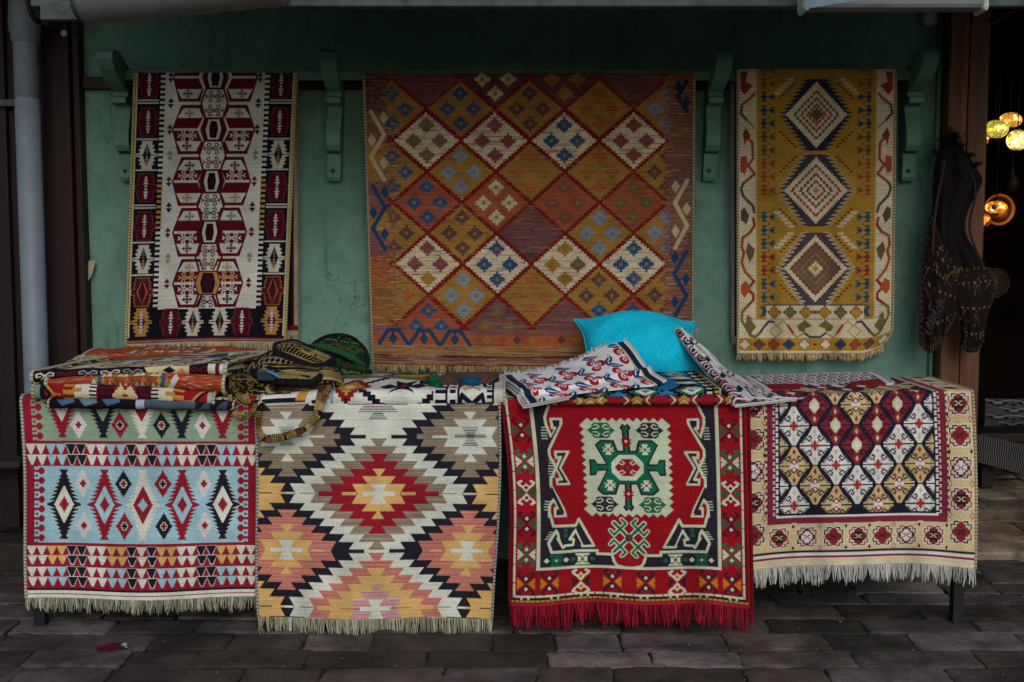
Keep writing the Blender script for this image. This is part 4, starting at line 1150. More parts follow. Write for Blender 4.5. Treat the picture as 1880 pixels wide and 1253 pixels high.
def plaster_mat(name='green_plaster', k=1.):
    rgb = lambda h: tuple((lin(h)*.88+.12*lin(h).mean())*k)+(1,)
    m, nt, b = mat(name); co_ = objco(nt)
    big = noise(nt, 1.7, 6, .62, co_, .4); fine = noise(nt, 14, 6, .6, co_)
    c0 = ramp(nt, big.outputs[0], [(.3, rgb('5E8F7E')), (.52, rgb('74A896')), (.75, rgb('86BAA8'))])
    c1 = mix(nt, c0.outputs[0], rgb('587F72'), ramp(nt, fine.outputs[0], [(.48, (0, 0, 0)), (.72, (.55, .55, .55))]).outputs[0])
    # scuffs running down, and old patches where the paint is worn pale
    st = noise(nt, 5, 5, .7, objco(nt, (4.5, 1, .55)))
    c2 = mix(nt, c1, rgb('3E6052'), ramp(nt, st.outputs[0], [(.55, (0, 0, 0)), (.70, (.6, .6, .6))]).outputs[0])
    pa = noise(nt, 3.1, 7, .66, co_, 1.2)
    c3 = mix(nt, c2, rgb('B0C2B4'), ramp(nt, pa.outputs[0], [(.675, (0, 0, 0)), (.69, (.6, .6, .6))]).outputs[0])
    # hairline cracks
    vo = N(nt, 'ShaderNodeTexVoronoi', feature='DISTANCE_TO_EDGE'); vo.inputs['Scale'].default_value = 1.5
    wv = N(nt, 'ShaderNodeVectorMath', operation='ADD'); L(nt, co_, wv.inputs[0])
    wn = noise(nt, 4, 4, .6, co_); L(nt, wn.outputs['Color'], wv.inputs[1]); L(nt, wv.outputs[0], vo.inputs['Vector'])
    ck = ramp(nt, vo.outputs['Distance'], [(.0, (1, 1, 1)), (.004, (0, 0, 0))])
    cm = ramp(nt, noise(nt, 1.3, 3, .5, co_).outputs[0], [(.5, (0, 0, 0)), (.58, (.85, .85, .85))])
    c4 = mix(nt, c3, rgb('1E2C26'), mix(nt, (0, 0, 0, 1), ck.outputs[0], cm.outputs[0]))
    L(nt, c4, b.inputs['Base Color']); b.inputs['Roughness'].default_value = .82; b.inputs['Specular IOR Level'].default_value = .25
    h = N(nt, 'ShaderNodeMath', operation='ADD'); L(nt, noise(nt, 120, 4, .6, co_).outputs[0], h.inputs[0]); L(nt, noise(nt, 22, 5, .6, co_).outputs[0], h.inputs[1])
    bump(nt, h.outputs[0], .55, .004, b); return m
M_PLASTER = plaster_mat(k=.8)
M_SOFFIT = plaster_mat('shade_toned_plaster', .5)  # same green plaster, with the overhang's shade put into its colour

def wood_mat(name, c0, c1, sc=(26, 26, 1.6), rough=.6):
    m, nt, b = mat(name)
    g = noise(nt, 1., 8, .62, objco(nt, sc), .6); r = ramp(nt, g.outputs[0], [(.3, rgb(c0)), (.7, rgb(c1))])
    f = noise(nt, 1., 4, .7, objco(nt, (sc[0]*5, sc[1]*5, sc[2]*3)))
    c = mix(nt, r.outputs[0], rgb(c0), ramp(nt, f.outputs[0], [(.5, (0, 0, 0)), (.7, (.6, .6, .6))]).outputs[0])
    L(nt, c, b.inputs['Base Color']); b.inputs['Roughness'].default_value = rough; b.inputs['Specular IOR Level'].default_value = .3
    bump(nt, g.outputs[0], .4, .004, b); return m
M_WOOD_RED = wood_mat('dark_red_wood', '1B0D0F', '2B1517')
M_WOOD_DOOR = wood_mat('dark_door_wood', '120809', '1E0D0E')
M_WOOD_POST = wood_mat('brown_post_wood', '42291A', '704829')
M_RAIL = wood_mat('maroon_rail_wood', '22100F', '341817', (1.6, 26, 26))
M_FASCIA = solid('weathered_fascia', '4C5752', .8, .2, 18, .45, .4, .003)
M_GREENPAINT = solid('green_painted_wood', '5C8876', .6, .3, 10, .22, .3, .002)
M_PIPE = solid('grey_plastic_pipe', '707C88', .5, .35, 9, .14, .1, .001)
M_AWN = solid('awning_casing', '686E6E', .55, .35, 6, .12, .1, .001)
M_STEEL = solid('dark_table_steel', '17181A', .5, .4, 20, .3, .2, .001)
M_BOARD = solid('table_board', '5A4632', .7, .2, 8, .2)
M_BLACKCLOTH = solid('black_webbing', '15131A', .9, .15, 40, .3, .5, .002)
M_BUCKLE = solid('dark_buckle', '1A2738', .35, .5, 10, .15, .05, .001)
M_BLUE = solid('blue_plastic', '2E74B8', .3, .5, 10, .1, .05, .001)
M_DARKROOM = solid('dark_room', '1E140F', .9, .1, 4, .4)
M_STONE_D = solid('dark_stone', '2A2624', .8, .25, 6, .4, .5, .008, 0., 24)
M_PAPER = solid('old_paper', 'A9A391', .85, .15, 9, .12)
M_COPPER = solid('copper', 'A85A2A', .35, .5, 7, .3, .2, .002, .9)
M_BRASS = solid('dull_brass', '3A2C1A', .5, .4, 7, .3, .2, .002, .4)
M_WHITEP = solid('white_plastic', 'B8BCB4', .5, .3, 7, .1)

def pillow_mat():
    m, nt, b = mat('turquoise_cotton'); co_ = objco(nt)
    g = noise(nt, 7, 5, .6, co_); r = ramp(nt, g.outputs[0], [(.3, rgb('08B4DA')), (.7, rgb('14CDF0'))])
    w = noise(nt, 260, 2, .5, objco(nt, (1, 1, .35))); w2 = noise(nt, 260, 2, .5, objco(nt, (.35, 1, 1)))
    c = mix(nt, r.outputs[0], rgb('069ABF'), ramp(nt, w2.outputs[0], [(.5, (0, 0, 0)), (.8, (.5, .5, .5))]).outputs[0])
    hz = noise(nt, 130, 3, .6, co_); c = mix(nt, c, rgb('58D8EE'), ramp(nt, hz.outputs[0], [(.5, (0, 0, 0)), (.75, (.5, .5, .5))]).outputs[0])
    L(nt, c, b.inputs['Base Color']); b.inputs['Roughness'].default_value = .95; b.inputs['Specular IOR Level'].default_value = .05
    h = N(nt, 'ShaderNodeMath', operation='ADD'); L(nt, w.outputs[0], h.inputs[0]); L(nt, w2.outputs[0], h.inputs[1])
    h2 = N(nt, 'ShaderNodeMath', operation='MULTIPLY_ADD'); L(nt, noise(nt, 11, 4, .55, objco(nt), 1.2).outputs[0], h2.inputs[0]); h2.inputs[1].default_value = 9.; L(nt, h.outputs[0], h2.inputs[2])
    bump(nt, h2.outputs[0], .45, .002, b); return m
M_PILLOW = pillow_mat()

def paving_mat(name='old_paving'):
    m, nt, b = mat(name); co_ = objco(nt)
    a = N(nt, 'ShaderNodeAttribute', attribute_name='Col')
    g = noise(nt, 9, 8, .68, co_, .3); r = ramp(nt, g.outputs[0], [(.25, (.3, .3, .3)), (.5, (.95, .95, .95)), (.78, (1.7, 1.62, 1.62))])
    c = mix(nt, a.outputs['Color'], r.outputs[0], 1., 'MULTIPLY')
    d = noise(nt, 2.3, 6, .62, co_, .5)
    c = mix(nt, c, rgb('141110'), ramp(nt, d.outputs[0], [(.47, (0, 0, 0)), (.68, (.8, .8, .8))]).outputs[0])
    sp = noise(nt, 85, 2, .5, co_); c = mix(nt, c, rgb('6E6A62'), ramp(nt, sp.outputs[0], [(.70, (0, 0, 0)), (.76, (.5, .5, .5))]).outputs[0])
    mo = noise(nt, 3.2, 6, .7, co_, .6); c = mix(nt, c, rgb('23301A'), ramp(nt, mo.outputs[0], [(.56, (0, 0, 0)), (.72, (.7, .7, .7))]).outputs[0])
    L(nt, c, b.inputs['Base Color'])
    L(nt, ramp(nt, g.outputs[0], [(.3, (.55, .55, .55)), (.7, (.85, .85, .85))]).outputs[0], b.inputs['Roughness']); b.inputs['Specular IOR Level'].default_value = .3
    h = N(nt, 'ShaderNodeMath', operation='ADD'); L(nt, g.outputs[0], h.inputs[0]); L(nt, noise(nt, 60, 6, .7, co_).outputs[0], h.inputs[1])
    bump(nt, h.outputs[0], 1., .014, b); return m
M_PAVE = paving_mat()
M_STONE = paving_mat('floor_stone')
M_JOINT = solid('joint_dirt', '2A2A1C', .95, .1, 3.5, .6, .6, .006, 0., 40)
M_MOSS = solid('moss', '2C3C1A', .95, .1, 40, .5, .6, .004)

def glow_mat(name, ca, cb, dark, strength, scale=70, rb=.05):
    m, nt, b = mat(name)
    tc = N(nt, 'ShaderNodeTexCoord')
    vo = N(nt, 'ShaderNodeTexVoronoi'); vo.inputs['Scale'].default_value = scale; L(nt, tc.outputs['Object'], vo.inputs['Vector'])
    ve = N(nt, 'ShaderNodeTexVoronoi', feature='DISTANCE_TO_EDGE'); ve.inputs['Scale'].default_value = scale; L(nt, tc.outputs['Object'], ve.inputs['Vector'])
    sep = N(nt, 'ShaderNodeSeparateColor'); L(nt, vo.outputs['Color'], sep.inputs[0])
    c = ramp(nt, sep.outputs[0], [(.25, rgb(cb)), (.55, rgb(ca)), (.9, rgb(dark))])
    e = ramp(nt, ve.outputs['Distance'], [(.02, (.05, .03, .01)), (.06, (1, 1, 1))])
    cc = mix(nt, c.outputs[0], e.outputs[0], 1., 'MULTIPLY')
    L(nt, cc, b.inputs['Base Color']); L(nt, cc, b.inputs['Emission Color']); b.inputs['Emission Strength'].default_value = strength
    # the bulb sits at mid height: brighter there than towards the poles
    sx = N(nt, 'ShaderNodeSeparateXYZ'); L(nt, tc.outputs['Object'], sx.inputs[0])
    z2 = N(nt, 'ShaderNodeMath', operation='DIVIDE'); L(nt, sx.outputs[2], z2.inputs[0]); z2.inputs[1].default_value = rb
    ab = N(nt, 'ShaderNodeMath', operation='ABSOLUTE'); L(nt, z2.outputs[0], ab.inputs[0])
    mr = N(nt, 'ShaderNodeMapRange'); L(nt, ab.outputs[0], mr.inputs[0]); mr.inputs[1].default_value = .1; mr.inputs[2].default_value = .95; mr.inputs[3].default_value = strength*1.5; mr.inputs[4].default_value = strength*.16
    L(nt, mr.outputs[0], b.inputs['Emission Strength'])
    b.inputs['Roughness'].default_value = .2; return m

# ------------------------------------------------------------------ cloth builders
def sheet(name, X, cells, thick=.006, m=None, parent=None, origin=None, flip=False, back_dim=.8):
    """X[nv+1, nu+1, 3]: woven front with one colour per cell, a coarser back and closed edges"""
    nv, nu = cells.shape[:2]
    du = np.gradient(X, axis=1); dv = np.gradient(X, axis=0)
    n = np.cross(dv, du); n /= np.linalg.norm(n, axis=2)[..., None]+1e-12
    if flip: n = -n
    B = X-n*thick
    idx = np.arange((nv+1)*(nu+1)).reshape(nv+1, nu+1)
    q = np.stack([idx[:-1, :-1], idx[1:, :-1], idx[1:, 1:], idx[:-1, 1:]], -1)
    if flip: q = q[..., ::-1]
    Vs = [X.reshape(-1, 3)]; Q = [q.reshape(-1, 4)]; C = [cells.reshape(-1, 3)]
    base = len(Vs[0])
    st = 5
    jj = np.unique(np.r_[np.arange(0, nv, st), nv]); ii = np.unique(np.r_[np.arange(0, nu, st), nu])
    Vs.append(B[jj][:, ii].reshape(-1, 3)); k = np.arange(len(jj)*len(ii)).reshape(len(jj), len(ii))+base
    qb = np.stack([k[:-1, :-1], k[:-1, 1:], k[1:, 1:], k[1:, :-1]], -1)
    if flip: qb = qb[..., ::-1]
    Q.append(qb.reshape(-1, 4)); C.append(cells[jj[:-1]][:, ii[:-1]].reshape(-1, 3)*back_dim)
    base += k.size
    ring = np.concatenate([idx[0, :-1], idx[:-1, -1], idx[-1, :0:-1], idx[:0:-1, 0]])
    rb = B.reshape(-1, 3)[ring]; Vs.append(rb); m_ = len(ring); a = np.arange(m_)
    qr = np.stack([ring, ring[(a+1) % m_], base+(a+1) % m_, base+a], -1)
    if flip: qr = qr[..., ::-1]
    cc = np.concatenate([cells[0, :], cells[:, -1], cells[-1, ::-1], cells[::-1, 0]])
    Q.append(qr); C.append(cc[:m_]*.9)
    Q = np.concatenate(Q)
    return new_mesh(name, np.concatenate(Vs), Q.ravel(), np.arange(len(Q))*4, np.full(len(Q), 4), np.concatenate(C), [m or M_WOVEN], True, parent, origin)

def resample(A, n):
    A = np.asarray(A, float); d = np.r_[0, np.cumsum(np.linalg.norm(np.diff(A[:, :2], axis=0), axis=1))]; t = np.linspace(0, d[-1], n)
    return np.stack([np.interp(t, d, A[:, k]) for k in range(A.shape[1])], 1)
def smooth_path(A, n):
    """Catmull-Rom through the points, evenly resampled"""
    A = np.asarray(A, float); Q = np.vstack([2*A[0]-A[1], A, 2*A[-1]-A[-2]]); out = []
    for i in range(1, len(Q)-2):
        t = np.linspace(0, 1, 12, endpoint=False)[:, None]; a, b, c, d = Q[i-1:i+3]
        out.append(.5*(2*b+(c-a)*t+(2*a-5*b+4*c-d)*t**2+(3*b-a-3*c+d)*t**3))
    out = np.vstack(out+[A[-1:]]); d = np.r_[0, np.cumsum(np.linalg.norm(np.diff(out, axis=0), axis=1))]; t = np.linspace(0, d[-1], n)
    return np.stack([np.interp(t, d, out[:, k]) for k in range(A.shape[1])], 1)
def pix_path(L_, n): 
    p = smooth_path(np.asarray(L_, float), n); return P(p[:, 0], p[:, 1], p[:, 2])
def coons(top, bot, left, right, nu, nv, bulge=None):
    """patch between four pixel-and-depth edges (px, py, Y)"""
    T, B = smooth_path(top, nu+1), smooth_path(bot, nu+1); Lf, R = smooth_path(left, nv+1), smooth_path(right, nv+1)
    s = np.linspace(0, 1, nu+1)[None, :, None]; t = np.linspace(0, 1, nv+1)[:, None, None]
    S = (1-t)*T[None]+t*B[None]+(1-s)*Lf[:, None]+s*R[:, None] - ((1-s)*(1-t)*T[0]+s*(1-t)*T[-1]+(1-s)*t*B[0]+s*t*B[-1])
    X = P(S[..., 0], S[..., 1], S[..., 2])
    if bulge is not None:
        n = np.cross(np.gradient(X, axis=0), np.gradient(X, axis=1)); n /= np.linalg.norm(n, axis=2)[..., None]+1e-12
        if n[n.shape[0]//2, n.shape[1]//2, 1] > 0: n = -n
        X = X+n*bulge(s[..., 0], t[..., 0])[..., None]
    return X

def fringe(name, E, length, n, cols, parent, origin, sag=(0, 0, -1), r=.0016, clump=6, spread=.004, fwd=.004, seed=1):
    """knotted warp ends hanging from the edge curve E"""
    R = np.random.default_rng(seed); E = resample(E, n); mb_V = []; Q = []; C = []
    sag = np.asarray(sag, float); base = 0; cols = [lin(c) for c in cols]
    tx = np.gradient(E, axis=0); tx /= np.linalg.norm(tx, axis=1)[:, None]+1e-12
    clx = R.normal(0, spread*1.3, n//clump+2); clf = R.normal(0, fwd, n//clump+2); cll = R.uniform(.82, 1.12, n//clump+2)
    for i in range(n):
        c = i//clump; mid = (c+.5)*clump-i
        L_ = length*cll[c]*R.uniform(.82, 1.08)
        off = tx[i]*(clx[c]+R.normal(0, spread*.5)+mid*.0006*R.random())
        f = np.array([0, -1., 0])*(abs(R.normal(0, fwd*.6))+clf[c])
        ks = np.array([0, .3, .65, 1.]); wob = R.normal(0, .0012, (4, 3)); wob[0] = 0
        pts = E[i]+ks[:, None]*L_*sag+(ks**1.6)[:, None]*off+np.sin(ks*2.2)[:, None]*f+wob
        rr = r*R.uniform(.8, 1.25)*np.array([1, 1., .95, .55])
        th = np.arange(3)*2.094+R.random()*2
        for p_, q_ in zip(pts, rr):
            mb_V.append(p_+q_*np.stack([np.cos(th), np.sin(th), 0*th], 1))
        for s in range(3):
            for k in range(3): Q.append((base+s*3+k, base+s*3+(k+1) % 3, base+(s+1)*3+(k+1) % 3, base+(s+1)*3+k))
        C.append(np.tile(np.minimum(cols[R.integers(len(cols))]*R.uniform(.9, 1.5), .9), (9, 1)))
        base += 12
    Q = np.array(Q)
    return new_mesh(name, np.concatenate(mb_V), Q.ravel(), np.arange(len(Q))*4, np.full(len(Q), 4), np.concatenate(C), [M_YARN], True, parent, origin)

def cord(name, paths, r, ca, cb, parent, origin, step=.004, n=6, m=None):
    """overcast selvedge: a thin cord with a twist of two yarns"""
    ca, cb = lin(ca), lin(cb)
    for p in paths:
        mb = MB(); p = np.asarray(p, float); ln = np.linalg.norm(np.diff(p, axis=0), axis=1).sum()
        q = resample3(p, max(8, int(ln/step)))
        mb.tube(q, r, n, colf=lambda i, k: ca if (i+k*2//n) % 3 else cb)
        mb.build(name, m or M_YARN, parent, origin, smooth=True)
def resample3(A, n):
    d = np.r_[0, np.cumsum(np.linalg.norm(np.diff(A, axis=0), axis=1))]; t = np.linspace(0, d[-1], n)
    return np.stack([np.interp(t, d, A[:, k]) for k in range(3)], 1)

def hung(name, label, cat, cv, quad, Y0, Y1, mpp, group=None, wall=False, r=.02, amp=.008, seed=0, thick=.006, bind=None, fr=None, waves=(2.3, 5.1), jit=.10, edgefn=None, botfn=None):
    """a rug hanging from an edge: the pixel quad gives its hanging part, v < 0 lies on the table or goes over the rail"""
    cells = cv.cells(jit); nv, nu = cells.shape[:2]
    u = np.linspace(0, 1, nu+1)[None, :]; v = np.linspace(cv.v0, cv.H, nv+1)[:, None]
    t = np.clip(v/cv.H, 0, 1); R = np.random.default_rng(seed); ph = R.uniform(0, 6.28, 4)
    tl, tr, br, bl = [np.array(p, float) for p in quad]
    s_ = u+0*v
    px = (1-s_)*(1-t)*tl[0]+s_*(1-t)*tr[0]+s_*t*br[0]+(1-s_)*t*bl[0]
    py = (1-s_)*(1-t)*tl[1]+s_*(1-t)*tr[1]+s_*t*br[1]+(1-s_)*t*bl[1]
    if botfn is not None: py = py+botfn(s_)*t**2
    if edgefn is not None: px = px+edgefn(s_, t)
    rip = amp*(.25+t)*t**.35*(np.sin(u*waves[0]*6.28+ph[0]+t*1.1)+.6*np.sin(u*waves[1]*6.28+ph[1]-t*1.7)+.35*np.sin(t*5+u*3+ph[2]))
    Y = Y0+(Y1-Y0)*t-rip*1.0
    X = P(px, py, Y)
    neg = (v[:, 0] < 0)
    if neg.any():
        Fd = X[np.argmax(~neg)]
        d = (-v[neg, 0]*mpp)[:, None]
        lim = math.pi if wall else math.pi/2
        a = np.minimum(d/r, lim); ex = np.maximum(d-r*lim, 0)
        X[neg, :, 0] = Fd[None, :, 0]
        if wall: X[neg, :, 1] = Fd[None, :, 1]+r*(1-np.cos(a)); X[neg, :, 2] = Fd[None, :, 2]+r*np.sin(a)-ex
        else: X[neg, :, 1] = Fd[None, :, 1]+r*(1-np.cos(a))+ex; X[neg, :, 2] = Fd[None, :, 2]+r*np.sin(a)+.0015*np.sin(u*22+ph[3])*(ex > 0)
    o = np.array([X[..., 0].mean(), X[..., 1].mean(), X[..., 2].min()])
    ob = sheet(name, X, cells, thick, None, None, o)
    tag(ob, label, cat, group)
    if bind: cord('edge_binding', [X[:, 0]+[0, -.001, 0], X[:, -1]+[0, -.001, 0]], bind[2], bind[0], bind[1], ob, o)
    if fr: fringe('fringe', X[-1]+[0, .002, .002], fr[0], fr[1], fr[2], ob, o, clump=fr[3] if len(fr) > 3 else 6, seed=seed+11, r=fr[4] if len(fr) > 4 else .0016)
    return ob, X, o

def fold(name, label, cat, cv, pts, Yf, depth, ft, rise=0., thick=.004, under=.08, group=None, bind=('BDB8A0', '7E7A68', .004), wav=.003, seed=0, skew=0., jit=.10):
    """a folded rug: pts = (px, top py, bottom py) along its front fold at depth Yf; ft = share of the pattern on top"""
    cells = cv.cells(jit); nv, nu = cells.shape[:2]
    A = smooth_path(np.asarray(pts, float), nu+1)
    a, b = P(A[:, 0], A[:, 1], Yf), P(A[:, 0], A[:, 2], Yf)
    zt, zb = a[:, 2], b[:, 2]; r = np.maximum((zt-zb)/2, .003)[None]; zm = ((zt+zb)/2)[None]
    R = np.random.default_rng(seed+50); ph = R.uniform(0, 6.28, 4)
    s = np.linspace(0, 1, nv+1)[:, None]; u = np.linspace(0, 1, nu+1)[None]
    top = np.clip(1-s/ft, 0, 1); f = np.clip((s-ft)/(1-ft), 0, 1); th = np.minimum(f*1.25, 1)*math.pi; ex = np.maximum(f-.8, 0)/.2*under
    y = Yf+r+top*depth-r*np.sin(th)*1.0+ex+0*u
    z = zm+r*np.cos(th)+rise*top+wav*np.sin(u*14+ph[0]+top*4)*(top > 0)*np.minimum(top*6, 1)+.5*wav*np.sin(u*31+ph[1])
    y = y+wav*1.5*np.sin(u*9+ph[2])
    x = a[None, :, 0]+0*s+skew*top
    X = np.stack([x, y, z], -1)
    o = np.array([X[..., 0].mean(), X[..., 1].mean(), X[..., 2].min()])
    ob = sheet(name, X, cells, thick, None, None, o); tag(ob, label, cat, group)
    if bind: cord('edge_binding', [X[:, 0], X[:, -1]], bind[2], bind[0], bind[1], ob, o)
    return ob, X, o

def blob(cv, c, ax, rad, e1=.6, e2=.7, lump=.0, seed=0, nu=64, nv=40, cut=None):
    """closed super-ellipsoid coloured from a woven pattern"""
    cells = cv.cells()
    th = np.linspace(0, 2*math.pi, nu+1)[None]; ph = np.linspace(-math.pi/2, math.pi/2, nv+1)[:, None]
    sg = lambda a, e: np.sign(a)*np.abs(a)**e
    x = sg(np.cos(ph), e1)*sg(np.cos(th), e2); y = sg(np.cos(ph), e1)*sg(np.sin(th), e2); z = sg(np.sin(ph), e1)+0*th
    R = np.random.default_rng(seed); k = R.uniform(1.5, 4, (5, 3)); q = R.uniform(0, 6.28, 5)
    n = sum(np.sin(k[i, 0]*x+k[i, 1]*y+k[i, 2]*z+q[i]) for i in range(5))/5*lump
    V = np.stack([x*rad[0]*(1+n), y*rad[1]*(1+n), z*rad[2]*(1+n)], -1)
    if cut is not None: V[..., 2] = np.maximum(V[..., 2], cut*rad[2])
    V = V @ np.asarray(ax, float)+np.asarray(c)
    jj = (np.linspace(0, cells.shape[0]-1, nv)).astype(int); ii = (np.linspace(0, cells.shape[1]-1, nu)).astype(int)
    return V, cells[jj][:, ii]
def rot(rx, ry, rz):
    from mathutils import Euler
    return np.array(Euler((math.radians(rx), math.radians(ry), math.radians(rz))).to_matrix()).T
# ------------------------------------------------------------------ the setting
def setting():
    # paving: staggered setts, each a bevelled stone a little out of level
    def stones(mb, R, xa, xb, ya, yb, z0, sw, sd, tones, lift=None, rough=1.):
        y = ya
        while y < yb-.02:
            d = min(sd*R.uniform(.87, 1.14), yb-y); x = xa+(R.uniform(-.3, 0) if xa < 0 else 0)
            while x < xb:
                w = sw*R.uniform(.68, 1.35); g = .0012+R.uniform(0, .0025)
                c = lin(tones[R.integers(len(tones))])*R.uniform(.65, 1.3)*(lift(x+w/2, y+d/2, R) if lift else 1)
                z = z0+R.uniform(-.003, .003)*rough
                sx0, sx1, sy0, sy1 = x+g, x+w-g, y+g, y+d-g
                zz = [z+R.uniform(-.003, .003)*rough for _ in range(4)]
                nx, ny = 13, 8; X = np.zeros((ny+1, nx+1, 3))
                FX = np.r_[0, .018, np.linspace(.06, .94, nx-3), .982, 1]; FY = np.r_[0, .03, np.linspace(.09, .91, ny-3), .97, 1]
                wx = R.uniform(-.014, .014); k = R.uniform(2, 6, 4); q = R.uniform(0, 6, 4)
                for j in range(ny+1):
                    for i in range(nx+1):
                        fx, fy = FX[i], FY[j]
                        h = (zz[0]*(1-fx)+zz[1]*fx)*(1-fy)+(zz[2]*(1-fx)+zz[3]*fx)*fy + rough*(.0018*math.sin(k[0]*fx*2+k[1]*fy+q[0])+.0014*math.sin(k[2]*fx-k[3]*fy*2+q[1]))
                        e = (i in (0, nx)) or (j in (0, ny)); e2 = (i in (1, nx-1)) or (j in (1, ny-1))
                        ed = rough*(.0035*math.sin(k[2]*4*fx+q[2])+.003*math.sin(k[3]*5*fy+q[3]))
                        X[j, i] = (sx0+(sx1-sx0)*fx+wx*(fy-.5)+(ed if i in (0, 1, nx-1, nx) else 0), sy0+(sy1-sy0)*fy+(ed if j in (0, 1, ny-1, ny) else 0), h-(.006 if e else .0008 if e2 else 0))
                mb.grid(X, col=c)
                ring = list(X[0])+list(X[1:, -1])+list(X[-1, -2::-1])+list(X[-2:0:-1, 0]); m_ = len(ring)
                V = ring+[np.array(p)-[0, 0, .05] for p in ring]
                mb.add(V, [(k_, m_+k_, m_+(k_+1) % m_, (k_+1) % m_) for k_ in range(m_)], c*.8)
                x += w
            y += d
    mb = MB(); R = np.random.default_rng(12)
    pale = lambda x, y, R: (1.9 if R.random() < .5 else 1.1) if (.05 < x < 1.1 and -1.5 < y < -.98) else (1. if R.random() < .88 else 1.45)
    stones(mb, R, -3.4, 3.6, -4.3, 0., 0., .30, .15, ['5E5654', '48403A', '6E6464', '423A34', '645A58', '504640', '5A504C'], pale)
    # a wide bed under the stones, reaching well past everything
    o = mb.build('paving', M_PAVE, smooth=True); tag(o, kind='structure')
    g = MB(); g.box((-40, -60, -.14), (40, 30, -.009), lin('2A2620')); o = g.build('ground', M_JOINT); tag(o, kind='structure')
    # moss and crumbs in the joints
    mb = MB(); R = np.random.default_rng(5)
    for cx, cy_, n, sp in ((.02, -1.03, 50, .05), (.62, -1.0, 60, .06), (.66, -1.12, 30, .03), (1.6, -.93, 50, .09), (-.55, -1.08, 40, .06), (-.2, -1.2, 40, .05), (1.25, -.95, 30, .05), (.3, -1.28, 30, .08)):
        for _ in range(n):
            x, y_ = cx+R.normal(0, sp*1.6), cy_+R.normal(0, sp*.5); s_ = R.uniform(.0015, .004); h = R.uniform(.001, .007); a = R.uniform(0, 3)
            mb.add([(x-s_*math.cos(a), y_-s_*math.sin(a), -.012), (x+s_*math.cos(a), y_+s_*math.sin(a), -.012), (x+R.normal(0, .004), y_+R.normal(0, .004), h)], [(0, 1, 2)], (.05, .08, .02))
    o = mb.build('joint_moss', M_MOSS); tag(o, kind='stuff')
    mb = MB()
    for _ in range(150):
        x, y_ = R.uniform(-1.9, 2.3), R.uniform(-1.4, -.3); s_ = .0007+.0016*R.random()**3
        th = R.uniform(0, 6.28, 4).cumsum()
        mb.box((x-s_*1.5, y_-s_, -.002), (x+s_*1.5, y_+s_, .002+s_), np.array([.16, .15, .13])*R.uniform(.3, 1.2))
    o = mb.build('grit', M_YARN); tag(o, kind='stuff')

    # the shop front: plastered wall under an overhanging upper floor
    sh = empty('shop_front', (0, 0, 0), 'green plastered shop wall with wooden brackets under the overhanging upper floor', 'building')
    x0, x1 = -1.80, 1.735
    mb = MB(); nx, nz = 60, 40; X = np.zeros((nz+1, nx+1, 3)); Rr = np.random.default_rng(3)
    for j in range(nz+1):
        for i in range(nx+1):
            x = x0+(x1-x0)*i/nx; z = 2.40*(1-j/nz)
            X[j, i] = (x, .004*math.sin(x*3.1+z*2)+.003*math.sin(x*7-z*5)+Rr.normal(0, .0006), z)
    mb.grid(X); mb.box((x0, .02, 0), (x1, .25, 2.40)); mb.build('wall', M_PLASTER, sh, smooth=True)
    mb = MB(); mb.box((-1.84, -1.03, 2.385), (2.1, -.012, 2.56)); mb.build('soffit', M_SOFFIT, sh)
    mb = MB(); mb.box((-1.505, -1.075, 2.055), (2.25, -1.035, 2.56), bev=.004)
    mb.build('fascia', M_FASCIA, sh)
    mb = MB(); mb.box((-6, -1.03, 2.57), (6, .3, 5.2)); mb.build('upper_wall_sky_block', M_PLASTER, sh)  # unseen upper storey, widened past the shop to hold back sky light
    mb = MB(); mb.box((x1-.012, -.022, 0), (x1+.012, .05, 2.384), bev=.004); mb.build('corner_bead', M_GREENPAINT, sh)
    # loose flake of old poster
    mb = MB(); a = P(np.array([143, 178, 172, 163, 152, 143]), np.array([481, 478, 505, 519, 510, 508]), -.012)
    c = a.mean(0); a2 = a.copy(); a2[:, 1] -= np.array([0, .012, .02, .016, .004, 0]); mb.add(np.vstack([a2, a2+[0, .0015, 0]]), [range(6), list(range(6, 12))[::-1]]+[(k, k+6, (k+1) % 6+6, (k+1) % 6) for k in range(6)], (.5, .5, .4)); mb.build('paper_scrap', M_PAPER, sh)
    # scrolled brackets
    prof = [(0, 1.575), (.040, 1.575), (.052, 1.590), (.056, 1.682), (.040, 1.688), (.078, 1.694), (.094, 1.715), (.096, 1.76), (.080, 1.81), (.064, 1.85), (.062, 1.872), (.118, 1.880), (.120, 1.900), (.090, 1.908), (.094, 1.925), (.130, 1.938), (.19, 1.958), (.24, 1.99), (.268, 2.025), (.264, 2.052), (.244, 2.068), (.205, 2.071), (.155, 2.06), (.09, 2.028), (0, 1.995)]
    for i, (x, tw) in enumerate(((-1.562, .0), (-.722, .036), (.800, .036), (1.607, .0))):
        bm = bmesh.new(); h = .027
        vs = [[bm.verts.new((sx*h*(1+.12*(b-1.58)/.48), -a, b-1.575)) for a, b in prof] for sx in (-1, 1)]
        bm.faces.new(vs[0]); bm.faces.new(vs[1][::-1])
        for k in range(len(prof)):
            k2 = (k+1) % len(prof); bm.faces.new((vs[0][k2], vs[0][k], vs[1][k], vs[1][k2]))
        bmesh.ops.recalc_face_normals(bm, faces=bm.faces)
        bmesh.ops.bevel(bm, geom=[e for e in bm.edges if abs(e.verts[0].co.x-e.verts[1].co.x) < 1e-6], offset=.004, segments=2, affect='EDGES')
        me = bpy.data.meshes.new('bracket'); bm.to_mesh(me); bm.free(); me.materials.append(M_GREENPAINT)
        ob = bpy.data.objects.new('bracket', me); COL.objects.link(ob); ob.parent = sh; ob.location = (x, 0, 1.575); ob.rotation_euler = (0, tw, 0)
        mb = MB()
